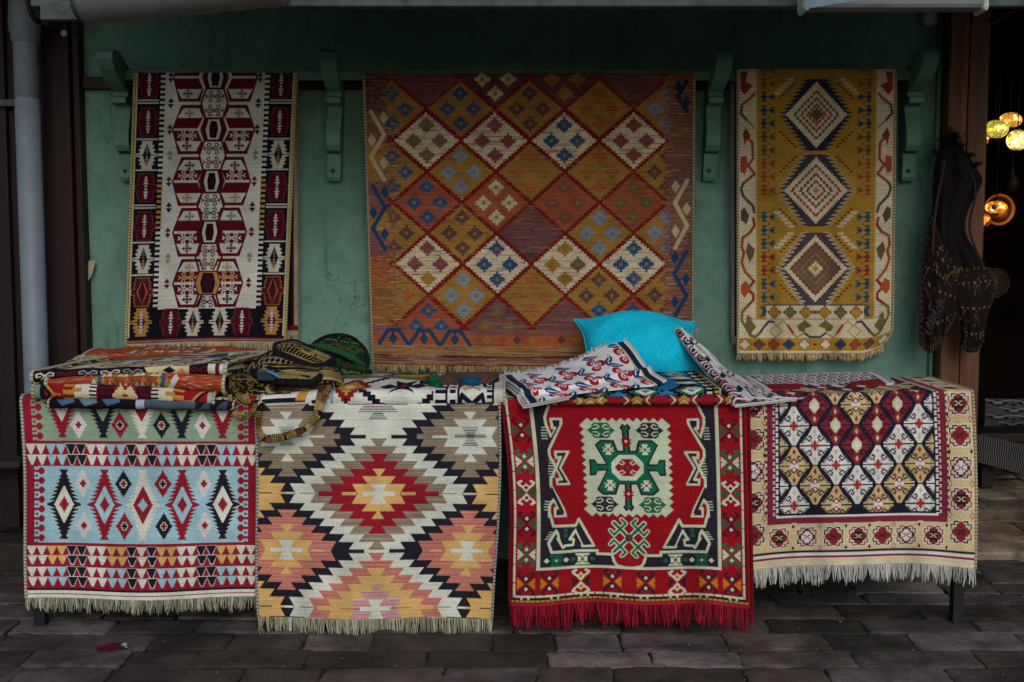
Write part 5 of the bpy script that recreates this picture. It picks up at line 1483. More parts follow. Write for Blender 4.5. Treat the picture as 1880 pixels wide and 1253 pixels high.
        mb.lathe([(0, -.004), (.007, -.004), (.009, 0), (.009, .006)], (-.004, -.053, .04), 'y', 12); mb.build('bolt', M_STEEL, ob, (0, 0, 0))
    mb = MB(); mb.box((-1.56, -.125, 1.968), (1.60, -.09, 2.006), bev=.004); mb.build('hanging_rail', M_GREENPAINT, sh)
    mb = MB(); mb.box((x0+.03, -.03, 1.945), (1.59, .004, 1.995), bev=.003); mb.build('wall_batten', M_RAIL, sh)

    # small round lamp holder under the soffit by the right corner
    p = P(1707, 34, -.004); t = empty('lamp_holder', p, 'small pale lamp holder high on the green wall in the right corner', 'lamp holder')
    mb = MB(); mb.lathe([(0, -.03), (.02, -.03), (.03, -.022), (.036, -.008), (.036, .004)], p, 'y', 20); mb.build('socket', M_WHITEP, t, org(t), True)

    # awnings, rolled up on the front edge
    def awning(name, label, pa, pb, r, col_mat, extra=None):
        c = (np.array(pa)+np.array(pb))/2; t = empty(name, c, label, 'awning')
        mb = MB(); d = np.array(pb)-np.array(pa)
        pts = np.array([np.array(pa)+d*k/60 for k in range(61)])
        mb.tube(pts, [r*(1+.015*math.sin(k*.7)) for k in range(61)], 28); mb.build('roll', col_mat, t, c, True)
        return t, c
    a, b = P(150, -8, -1.19), P(520, -44, -1.19)
    t, c = awning('rolled_awning', 'pale rolled awning slanting up at the top left corner', a, b, .088, M_AWN)
    mb = MB(); q = a-[.004, 0, 0]; mb.lathe([(0, -.01), (.07, -.01), (.08, 0), (.08, .02)], q, 'x', 24); mb.build('end_cap', M_FASCIA, t, c)
    mb = MB(); p = P(np.array([78, 158]), np.array([22, 22]), -1.1); mb.box((p[0, 0], -1.12, p[0, 2]-.028), (p[1, 0], -1.08, p[0, 2]+.028), bev=.003); mb.build('wall_plate', M_FASCIA, t, c)
    a, b = P(1473, -2, -1.2), P(1808, -6, -1.2)
    t = empty('awning_cassette', (a+b)/2, 'white awning casing with pale blue striped cloth at the top right', 'awning'); c = (a+b)/2
    mb = MB(); mb.box((a[0], -1.235, a[2]-.036), (b[0], -1.165, a[2]+.09), bev=.014)
    mb.build('casing', M_AWN, t, c)
    for px in (1474, 1800):
        q = P(px, 0, -1.2); mb = MB(); mb.box((q[0]-.008, -1.245, q[2]-.042), (q[0]+.012, -1.155, q[2]+.10), bev=.012); mb.build('end_cap', M_WHITEP, t, c)
    # striped cloth coming off the roll towards the street
    n = 46; X = np.zeros((2, n+1, 3)); A = P(1477, 17, -1.272); B = P(1640, -10, -1.272); C_ = P(1478, -60, -1.5); D_ = P(1700, -70, -1.5)
    for i in range(n+1): X[0, i] = A+(B-A)*i/n; X[1, i] = C_+(D_-C_)*i/n
    cells = np.array([[lin('F4FAFF') if i % 2 else lin('DCEEFA') for i in range(n)]]); sheet('awning_cloth', X, cells, .003, M_AWNCLOTH, t, c, flip=True)

    # left side: post, downpipe, dark door
    t = empty('wooden_post', (-1.86, -.05, 0), 'dark maroon wooden post between the grey downpipe and the green wall', 'post')
    a, b = P(np.array([84, 148]), 400., -.09)[:, 0]
    mb = MB(); mb.box((a, -.09, .0), (b-.03, .06, 2.56), bev=.006); mb.box((b-.028, -.062, .0), (b, .06, 2.56), bev=.004); mb.build('shaft', M_WOOD_RED, t, org(t))
    mb = MB(); q = P(118, 62, -.095); mb.lathe([(0, -.008), (.011, -.008), (.014, 0)], q, 'y', 14); mb.build('latch', M_WHITEP, t, org(t))
    q = P(60, 690, -.23); x = P(50, 300, -.23)[0]
    t = empty('downpipe', (x, -.2, 0), 'grey plastic downpipe with a cracked joint beside the dark post', 'pipe')
    rp = .047
    mb = MB(); zt = P(45, 55, -.2)[2]; zc = P(45, 181, -.2)[2]
    mb.lathe([(rp, .02), (rp, zc-.003), (rp-.004, zc-.001), (rp-.004, zc+.001), (rp, zc+.003), (rp, zt), ], (x-.004, -.2, 0), 'z', 40); mb.build('tube', M_PIPE, t, org(t), True)
    mb = MB(); mb.lathe([(rp+.001, zt-.05), (rp+.006, zt-.045), (rp+.006, zt-.02), (rp+.012, zt-.01), (rp+.014, zt+.04), (rp+.01, zt+.07), (rp+.006, 2.56)], (x-.004, -.2, 0), 'z', 40); mb.build('collar', M_PIPE, t, org(t), True)
    mb = MB(); pts = smooth_path(np.array([P(50, -8, -.27), P(55, 18, -.27), P(66, 38, -.25), P(82, 40, -.12)]), 20); mb.tube(pts, .009, 8); mb.build('clamp', M_STEEL, t, org(t), True)
    mb = MB(); mb.box((x+.05, -.2, zt+.02), (x+.085, -.08, zt+.075), bev=.003); mb.build('wall_bracket', M_FASCIA, t, org(t))
    t = empty('wooden_door', (-2.4, 0, 0), 'nearly black wooden door at the far left of the stall', 'door')
    mb = MB()
    mb.box((-3.6, .0, .12), (-1.83, .08, 2.56), bev=.004); mb.build('leaf', M_WOOD_DOOR, t, org(t))
    mb = MB()
    for xa, xb in ((-3.5, -2.62), (-2.56, -2.2), (-2.12, -2.05)): mb.box((xa, -.03, .14), (xb, .0, 2.55), bev=.006)
    mb.build('board_panel', M_WOOD_DOOR, t, org(t))
    mb = MB(); q = P(15, 190, -.035); mb.box((q[0]-.3, -.05, q[2]-.014), (q[0]+.045, -.03, q[2]+.014), bev=.003); mb.build('cross_bar', M_FASCIA, t, org(t))
    t = tag(MB().box((-3.6, -.16, -.03), (-1.84, .1, .11), bev=.012).build('stone_step', M_STONE_D), 'dark stone step under the door at the far left', 'step')
    q = P(20, 850, -.08)
    tag(MB().box((q[0]-.3, -.14, q[2]-.016), (q[0]+.06, .0, q[2]+.016), bev=.01).build('stone_ledge', M_STONE_D), 'small grey stone ledge jutting out in the dark at the left edge', 'ledge')

    # right side: brown post and the shop interior
    xa, xb = P(np.array([1738, 1812]), 300., -.1)[:, 0]
    t = empty('wooden_post', ((xa+xb)/2, 0, 0), 'brown weathered timber post between the green wall and the lantern shop', 'post')
    mb = MB(); mb.box((xa, -.1, 0), ((xa+xb)/2-.004, .1, 2.384), bev=.006); mb.box(((xa+xb)/2, -.094, 0), (xb, .1, 2.384), bev=.006); mb.build('shaft', M_WOOD_POST, t, org(t))
    mb = MB(); mb.box((1.75, -.04, 0), (xa-.002, .1, 2.384), bev=.003); mb.build('edge_board', M_WOOD_DOOR, t, org(t))
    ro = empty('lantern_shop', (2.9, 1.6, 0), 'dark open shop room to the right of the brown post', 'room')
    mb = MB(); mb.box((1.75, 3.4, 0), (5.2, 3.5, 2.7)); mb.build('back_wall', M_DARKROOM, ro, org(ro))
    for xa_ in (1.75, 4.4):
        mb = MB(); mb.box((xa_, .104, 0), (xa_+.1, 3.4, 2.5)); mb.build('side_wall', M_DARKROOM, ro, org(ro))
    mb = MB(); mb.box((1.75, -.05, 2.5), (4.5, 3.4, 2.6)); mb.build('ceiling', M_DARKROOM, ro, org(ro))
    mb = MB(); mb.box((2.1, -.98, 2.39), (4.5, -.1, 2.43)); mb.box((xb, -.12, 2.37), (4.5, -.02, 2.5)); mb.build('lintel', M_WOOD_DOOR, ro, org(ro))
    q = P(np.array([1818, 1880, 1880, 1822]), np.array([42, 6, 14, 47]), -.6)
    mb = MB(); mb.add(np.vstack([q, q+[0, .03, .02]]), [(0, 1, 2, 3), (7, 6, 5, 4), (0, 4, 5, 1), (1, 5, 6, 2), (2, 6, 7, 3), (3, 7, 4, 0)], (.3, .25, .2)); mb.build('roof_batten', M_WOOD_POST, ro, org(ro))
    # stepped stone floor
    R = np.random.default_rng(8)
    def flags(y0, y1, z, nm):
        mb = MB(); mb.box((1.75, y0+.012, -.02), (4.4, y1, z-.012), lin('2A241E')); stones(mb, R, 1.75, 4.4, y0, y1, z, .42, .26, ['8A7A68', '6E6254', '9A8A76', '7C6E60'], None, 1.8)
        o = mb.build(nm, M_STONE, smooth=True); tag(o, kind='structure')
    flags(-.02, .55, .035, 'floor'); flags(.555, 3.38, .085, 'floor')
setting_done = False

def awncloth():
    m, nt, b = mat('awning_cloth'); at = N(nt, 'ShaderNodeAttribute', attribute_name='Col'); L(nt, at.outputs['Color'], b.inputs['Base Color']); b.inputs['Roughness'].default_value = .6
    tr = N(nt, 'ShaderNodeBsdfTranslucent'); L(nt, at.outputs['Color'], tr.inputs[0]); mx = N(nt, 'ShaderNodeMixShader'); mx.inputs[0].default_value = .85
    L(nt, b.outputs[0], mx.inputs[1]); L(nt, tr.outputs[0], mx.inputs[2]); L(nt, mx.outputs[0], nt.nodes['Material Output'].inputs[0]); return m
M_AWNCLOTH = awncloth()
setting()

# ------------------------------------------------------------------ the long display table
def table():
    yf = -.865; zt = .765
    xl, xr = P(70, 740, yf)[0]-.0, P(1790, 735, yf)[0]-.055
    t = empty('display_table', ((xl+xr)/2, -.5, 0), 'long low table with dark steel legs hidden under the draped rugs', 'table')
    mb = MB(); mb.box((xl, yf, zt-.03), (xr, -.14, zt), bev=.003); mb.build('tabletop', M_BOARD, t, org(t))
    fl, fr_ = P(76, 1140, -.83)[0], P(1756, 1120, -.80)[0]
    for x, y in ((fl, -.83), (fr_, -.80), (fl+.02, -.2), (fr_-.02, -.2)):
        mb = MB(); mb.box((x-.019, y-.019, -.005), (x+.019, y+.019, zt-.03), bev=.002); mb.build('leg', M_STEEL, t, org(t))
    mb = MB(); mb.box((xl+.05, yf+.03, zt-.075), (xr-.05, yf+.06, zt-.03)); mb.box((xl+.05, -.2, zt-.075), (xr-.05, -.17, zt-.03)); mb.build('apron', M_STEEL, t, org(t))
table()

# ------------------------------------------------------------------ rugs draped over the table
G1 = 'rugs draped over the table front'
FC = ['9EA08C', 'B4B49E', '8E8E78', '7E8270']
ob, X, o = hung('kilim_rug', 'red kilim with sage and pale blue panels of serrated diamonds, leftmost on the table', 'rug', pat_blue_panel(), [(38.5, 737), (473, 740), (50, 1098), (471, 1096)][:2]+[(471.5, 1096), (51, 1098)], -.885, -.90, 1/545, G1, seed=1, amp=.012,
    bind=('B9BCA8', '6E6A5E', .0055), fr=(.05, 300, FC, 6), botfn=lambda s: 4*np.sin(s*3.1)-2*np.sin(s*9), edgefn=lambda s, t: (1-s)*3*np.sin(t*5))
ob, X, o = hung('kilim_rug', 'rug of nested zigzag diamonds in red, cream, navy and salmon, second from the left', 'rug', pat_eye_dazzler(), [(468.5, 748), (917, 748), (907.5, 1139), (474.5, 1131)], -.905, -.925, 1/545, G1, seed=2, amp=.010,
    bind=('A8A8A4', '55555A', .0045), fr=(.062, 250, ['A3A48E', 'B5B59C', '8F9079', '9A9C86'], 4, .0021), botfn=lambda s: 3.5*np.sin(s*4.2+.4)-1.5*np.sin(s*11), edgefn=lambda s, t: s*4*np.sin(t*4.5)+(1-s)*2*np.sin(t*6))
ob, X, o = hung('carpet', 'bright red carpet with a green medallion on a cream square, with crimson fringe', 'rug', pat_red_medallion(), [(923, 741), (1374, 743), (1381.5, 1116), (944, 1113)], -.895, -.935, 1/545, G1, seed=3, amp=.014,
    bind=('7A1020', '4A0A14', .006), fr=(.082, 260, ['7E1226', '96182E', '66101E', 'A02238'], 7, .0021), botfn=lambda s: -6*np.sin(np.clip(s, 0, 1)*math.pi)+3*np.sin(s*14), edgefn=lambda s, t: (1-s)*(7*np.sin(t*4.2)-2))
ob, X, o = hung('carpet', 'beige bordered carpet with dark field of cream, red and gold lozenges, rightmost on table', 'rug', pat_gold_border(), [(1357, 736), (1786, 727), (1790, 1037), (1357, 1046)], -.875, -.89, 1/545, G1, seed=4, amp=.013,
    bind=('BDB692', '7A5A54', .005), fr=(.062, 330, ['B4B8B0', 'C6C8C0', '9CA09A', 'AEB2AA'], 6, .0017), botfn=lambda s: 7*np.sin(s*5.2+2.2)-3*np.sin(s*10), edgefn=lambda s, t: s*(4*np.sin(t*3.0)))

# ------------------------------------------------------------------ rugs on the wall
G2 = 'rugs hanging on the green wall'
FT = ['C0B692', 'CDC2A0', 'A89E7E', '8A8268']
ob, X, o = hung('runner_rug', 'tall cream runner with maroon hexagons and a dark block border on the wall', 'rug', pat_scroll_runner(), [(247.9, 134), (544.1, 134), (523.3, 630.5), (230.8, 635)], -.15, -.075, 1/455, G2, wall=True, seed=5, amp=.011, bind=('B4A878', '7C724E', .006), fr=(.042, 260, FT, 9, .0015), botfn=lambda s: -3*np.sin(s*3.1))
ob, X, o = hung('runner_rug', 'maroon rug mostly hidden behind the cream hexagon runner, showing along its right edge', 'rug', pat_maroon_runner(), [(262, 137), (547, 137), (549, 617), (262, 617)], -.085, -.03, 1/448, G2, wall=True, seed=6, amp=.003, bind=('8E8A78', '5A564A', .004), fr=(.04, 200, FT, 7, .0015), r=.016)
c_ = pat_diamond_rug()
ob, X, o = hung('kilim_rug', 'large rust and mustard kilim with a lattice of stepped diamonds, middle of the wall', 'rug', c_, [(667.9, 134), (1274.6, 134), (1270.8, 668), (684.5, 668)], -.15, -.06, 1/455, G2, wall=True, seed=7, amp=.011, bind=('A99E7C', '6A6048', .0055), fr=(.036, 560, ['B49A70', 'C4AA7E', '9C845E', '8A7450'], 12, .0015), botfn=lambda s: 5*np.sin(s*3.1))
ob, X, o = hung('runner_rug', 'mustard runner with three stepped diamonds and cream borders on the right of the wall', 'rug', pat_ochre_runner(), [(1354.5, 127.5), (1644.5, 127.5), (1638, 645), (1354.5, 645)], -.15, -.075, 1/455, G2, wall=True, seed=8, amp=.011, bind=('B4AA8C', '6E664E', .0055), fr=(.032, 280, ['B49A76', 'C6AE86', '9E8662'], 9, .0015), botfn=lambda s: 4-14*np.clip((s-.8)/.2, 0, 1)**2*1.2, edgefn=lambda s, t: -16*np.clip((t-.93)/.07, 0, 1)**2*np.clip((s-.6)/.4, 0, 1))
ob, X, o = hung('runner_rug', 'dark blue rug peeking out behind the left edge of the mustard runner', 'rug', pat_navy_runner(), [(1344, 150), (1630, 150), (1626, 622), (1344, 618)], -.085, -.03, 1/448, G2, wall=True, seed=9, amp=.003, bind=('8E8E88', '5A5A58', .005), fr=(.04, 200, FT, 7, .0015), r=.016)

# ------------------------------------------------------------------ folded rugs stacked on the left
G3 = 'folded rugs stacked at the left end of the table'
ob, X, o = fold('folded_rug', 'rust orange rug lying flat at the back of the stack below the cream hexagon runner', 'rug', pat_orange_fold(), [(150, 652, 662), (300, 648, 660), (462, 652, 664)], -.30, .16, .75, rise=.012, group=G3, seed=1)
fringe('fringe', P(np.linspace(146, 185, 20), 652+0*np.linspace(0, 1, 20), -.33), .06, 60, ['B4A888', 'C4B898', '9A8E70'], ob, o, sag=(-.5, -.75, -.35), clump=7, seed=3)
ob, X, o = fold('folded_rug', 'folded dark blue and black rug at the bottom of the left stack', 'rug', pat_black_fold(), [(88, 734, 750), (245, 734, 753), (428, 738, 756)], -.93, .5, .3, rise=.0, group=G3, seed=2)
ob, X, o = fold('folded_rug', 'folded red rug with yellow, white and black stripes low in the left stack', 'rug', pat_striped_fold(), [(58, 707, 734), (140, 706, 736), (221, 707, 738), (300, 713, 745), (392, 723, 752)], -.925, .5, .05, rise=.0, group=G3, seed=3, bind=('B8AE86', '5A6A5E', .006))
ob, X, o = fold('folded_rug', 'folded orange red rug between the black scroll rug and the striped rug', 'rug', pat_orange_fold(), [(83, 697, 708), (160, 691, 709), (245, 686, 712), (330, 687, 718), (409, 692, 726)], -.915, .5, .1, rise=.0, group=G3, seed=4, bind=('C4BCA0', '8A8470', .007))
ob, X, o = fold('folded_rug', 'folded black bordered rug with pale scrolls on top of the left stack', 'rug', pat_scroll_fold(), [(56, 683, 703), (120, 679, 696), (198, 676, 692), (300, 673, 689), (414, 668, 689)], -.90, .54, .62, rise=-.004, group=G3, seed=5, bind=('B9BAA4', '8A8C78', .007), skew=.06)
# white tassels at its right end
p = P(np.linspace(408, 420, 24), np.linspace(682, 650, 24), np.linspace(-.90, -.5, 24))
fringe('fringe', p, .085, 90, ['A8A89C', 'BDBDB0', '8E8E84', 'B0A890'], ob, o, sag=(.93, -.1, .16), clump=8, spread=.006, seed=21, r=.0026)

# ------------------------------------------------------------------ folded cloth in the middle and at the right
ob, X, o = fold('folded_rug', 'white folded rug with black stepped diamonds lying above the zigzag rug', 'rug', pat_white_fold(), [(479, 727, 754), (600, 719, 750), (700, 717, 749), (800, 716, 749), (926, 715, 748)], -.905, .42, .62, rise=.004, seed=6, bind=('C9C9BE', '8A8A84', .004), wav=.0015)
ob, X, o = fold('folded_rug', 'dark red folded rug with black and tan rosettes just above the bright red carpet', 'rug', pat_band_fold(), [(960, 733, 746), (1060, 731, 745), (1180, 728, 745), (1345, 726, 746)], -.925, .5, .25, seed=7, wav=.001)
ob, X, o = fold('folded_rug', 'bright blue folded rug with green and black motifs beneath the turquoise cushion', 'rug', pat_blue_fold(), [(1030, 723, 735), (1120, 720, 733), (1220, 717, 730), (1322, 714, 728)], -.905, .54, .72, rise=.012, seed=8, wav=.002)

def tulip_rug():
    cv = pat_tulips(); cells = cv.cells(.03); nv, nu = cells.shape[:2]
    k = lambda x, y: (910+x/4.947, 570+y/4.947)
    top = [(*k(62, 588), -.50), (*k(300, 570), -.48), (*k(500, 530), -.46), (*k(720, 462), -.44), (*k(900, 372), -.425), (*k(1040, 300), -.415), (*k(1158, 250), -.41)]
    right = [top[-1], (*k(1255, 350), -.49), (*k(1390, 520), -.64), (*k(1545, 640), -.78)]
    left = [top[0], (*k(110, 650), -.70), (*k(200, 720), -.86), (*k(292, 838), -.975)]
    bot = [left[-1], (*k(420, 812), -.965), (*k(600, 775), -.95), (*k(820, 738), -.94), (*k(1020, 722), -.925), (*k(1290, 690), -.88), (*k(1440, 678), -.83), right[-1]]
    X = coons(top, bot, left, right, nu, nv, lambda s, t: .010*np.exp(-((t-.70-.04*np.sin(s*5))/.05)**2)*(s < 2)-.003*np.exp(-((t-.80)/.06)**2)*np.clip(1.1-s, 0, 1)+.006*np.sin(s*9+t*3)*t*(1-t)*4)
    o = np.array([X[..., 0].mean(), X[..., 1].mean(), X[..., 2].min()])
    ob = sheet('tulip_rug', X, cells, .005, None, None, o); tag(ob, 'white rug with red tulips and blue leaves folded against the turquoise cushion', 'rug')
    fringe('fringe', X[0][int(nu*.02):], .022, 260, ['B8BCC4', 'CBCFD6', '9A9EA8', 'A8A4A0'], ob, o, sag=(-.2, .45, .55), clump=9, spread=.004, fwd=.003, seed=5, r=.0018)
    # the layers folded beneath, seen at the left edge
    for d, c1 in ((.008, 'CFD1CC'), (.017, 'BFC2C0')):
        Y = X[:, ::6][:, :22].copy(); Y[..., 2] -= d; Y[..., 0] -= d*.9; Y[..., 1] += d*.3
        sheet('folded_layer', Y, np.tile(lin(c1), (Y.shape[0]-1, Y.shape[1]-1, 1)), .005, None, ob, o)
    cord('edge_binding', [X[:, 0], X[:, -1]], .0045, 'D2D2CC', 'AEB0AE', ob, o)
tulip_rug()

def pillow():
    n = 72; c = np.array([0., 0, 0]); s = np.linspace(-1, 1, n+1)[None]; t = np.linspace(-1, 1, n+1)[:, None]
    tl, tr, br, bl = [P(*q) for q in ((1059, 590, -.20), (1272, 594, -.17), (1296, 694, -.42), (1076, 694, -.46))]
    S, T = (s+1)/2, (t+1)/2
    M = (1-S)[..., None]*(1-T)[..., None]*tl+S[..., None]*(1-T)[..., None]*tr+S[..., None]*T[..., None]*br+(1-S)[..., None]*T[..., None]*bl
    mid = (tl+tr+br+bl)/4; nrm = np.cross(br-tl, bl-tr); nrm /= np.linalg.norm(nrm); nrm = nrm if nrm[1] < 0 else -nrm
    # drawn-in sides leave the corners pointed
    ex = M-mid; pin = 1-.085*(1-s**4)*t**2*1.0-.085*(1-t**4)*s**2+.05*(np.abs(s*t)**6)
    h = .115*np.clip(1-np.abs(s)**2.2, 0, 1)**.6*np.clip(1-np.abs(t)**2.2, 0, 1)**.6
    h = h*(1+.05*np.sin(s*5+t*2)*np.cos(t*4+1))+.012*np.exp(-((s+.55-.35*(t+1))/.07)**2)*np.clip(1-np.abs(t), 0, 1)*np.clip(-s, 0, 1)+.005*np.sin((s*t)*16+t*3)*np.abs(s*t)*(1-np.abs(s))*(1-np.abs(t))*6
    A = mid+ex*pin[..., None]
    up = np.array([0, 0, 1.]); A = A+up*(.034*(1-s**2)*(t < 0)*t**2)[..., None]
    Fr, Bk = A+nrm*h[..., None], A-nrm*h[..., None]*.55
    mb = MB(); mb.grid(Fr); mb.grid(Bk[:, ::-1])
    o = np.array([mid[0], mid[1], A[..., 2].min()])
    ob = mb.build('cushion', M_PILLOW, None, o, True); tag(ob, 'plump turquoise cushion leaning against the big diamond kilim', 'cushion')
    me = ob.data; bm = bmesh.new(); bm.from_mesh(me); bmesh.ops.remove_doubles(bm, verts=bm.verts, dist=.0006); bmesh.ops.recalc_face_normals(bm, faces=bm.faces); bm.to_mesh(me); bm.free()
    ed = np.concatenate([A[0], A[1:, -1], A[-1, -2::-1], A[-2:0:-1, 0], A[:1, 0]]); mb = MB(); mb.tube(resample3(ed, 240), .0032, 6); mb.build('seam', M_PILLOW, ob, o, True)
pillow()

def ottoman():
    cv = pat_ottoman(); cells = cv.cells(.05); nv, nu = cells.shape[:2]
    n = nv+1
    f = lambda Lp: smooth_path(np.array(Lp, float), n)
    spine = f([(1236, 611, -.36), (1258, 640, -.46), (1287, 677, -.58), (1314, 709, -.74), (1331, 729, -.86), (1346, 748, -.94)])
    rt = f([(1262, 613, -.30), (1300, 645, -.36), (1335, 680, -.44), (1395, 709, -.62), (1430, 722, -.76), (1463, 734, -.90)])
    A, B = P(spine[:, 0], spine[:, 1], spine[:, 2]), P(rt[:, 0], rt[:, 1], rt[:, 2])
    s = np.linspace(0, 1, nu+1); wid = np.linspace(.012, .015, n)[:, None]
    X = np.zeros((n, nu+1, 3)); t = np.linspace(0, 1, n)[:, None]
    d = B-A; dn = d/np.linalg.norm(d, axis=1)[:, None]; al = np.gradient(A, axis=0); al /= np.linalg.norm(al, axis=1)[:, None]
    nn = np.cross(al, dn); nn *= np.sign(nn[:, 2:3]); nn /= np.linalg.norm(nn, axis=1)[:, None]
    for i, a in enumerate(s):
        if a < .34:                                  # round the fold, from beneath to the top
            th = math.pi*(1-a/.34)-math.pi/2
            X[:, i] = A+wid*(dn*(1-math.cos(th))+nn*(1-math.sin(th)))
        else:
            q = (a-.34)/.66; st = q*5-np.floor(q*5)
            X[:, i] = A+dn*wid+nn*(wid*(2-1.55*q)+.004*(np.floor(q*5) % 2)-.005*st)+(d-dn*wid)*q
            X[:, i] += nn*(.004*np.sin(t*16+q*6)*(1-t**3))
    o = np.array([X[..., 0].mean(), X[..., 1].mean(), X[..., 2].min()])
    ob = sheet('folded_cloth', X, cells, .0075, None, None, o, flip=False); tag(ob, 'long folded red and navy patterned cloth slanting off the turquoise cushion', 'cloth')
    me = ob.data
    # lower layer closing the loop at the front end
    m = nu//2+1; Y = np.zeros((n, m, 3))
    for i in range(m):
        q = i/(m-1); Y[:, i] = A+nn*.004+dn*wid*.7+(d*1.0-dn*wid*.7)*q
    sheet('folded_layer', Y, np.tile(lin('C6C8C6'), (n-1, m-1, 1)), .0075, None, ob, o)
    cord('edge_binding', [X[-1], Y[-1]], .0038, 'CDCFCC', 'C6C8C6', ob, o)
    fringe('fringe', np.array([X[-1, -2], Y[-1, -1]]), .03, 50, ['B8BCC2', 'CCD0D4'], ob, o, sag=(.8, .3, .05), clump=6, seed=9, r=.0018)
ottoman()

def flat_runner():
    cv = pat_ottoman_flat(); cells = cv.cells(.05); nv, nu = cells.shape[:2]
    top = [(1362, 690, -.33), (1450, 687, -.33), (1530, 684, -.33), (1603, 683, -.33)]
    bot = [(1406, 717, -.76), (1470, 717, -.76), (1560, 713, -.74), (1640, 705, -.67)]
    X = coons(top, bot, [top[0], (1383, 702, -.54), bot[0]], [top[-1], (1622, 692, -.50), bot[-1]], nu, nv, lambda s, t: .004*np.sin(s*8)*t)
    o = np.array([X[..., 0].mean(), X[..., 1].mean(), X[..., 2].min()-.012])
    ob = sheet('folded_runner', X, cells, .012, None, None, o); tag(ob, 'pale folded runner with a dark red edge lying flat on the beige bordered carpet', 'runner')
    cord('edge_binding', [X[:, 0], X[:, -1]], .006, 'C2C4C6', 'A2A4A8', ob, o)
flat_runner()

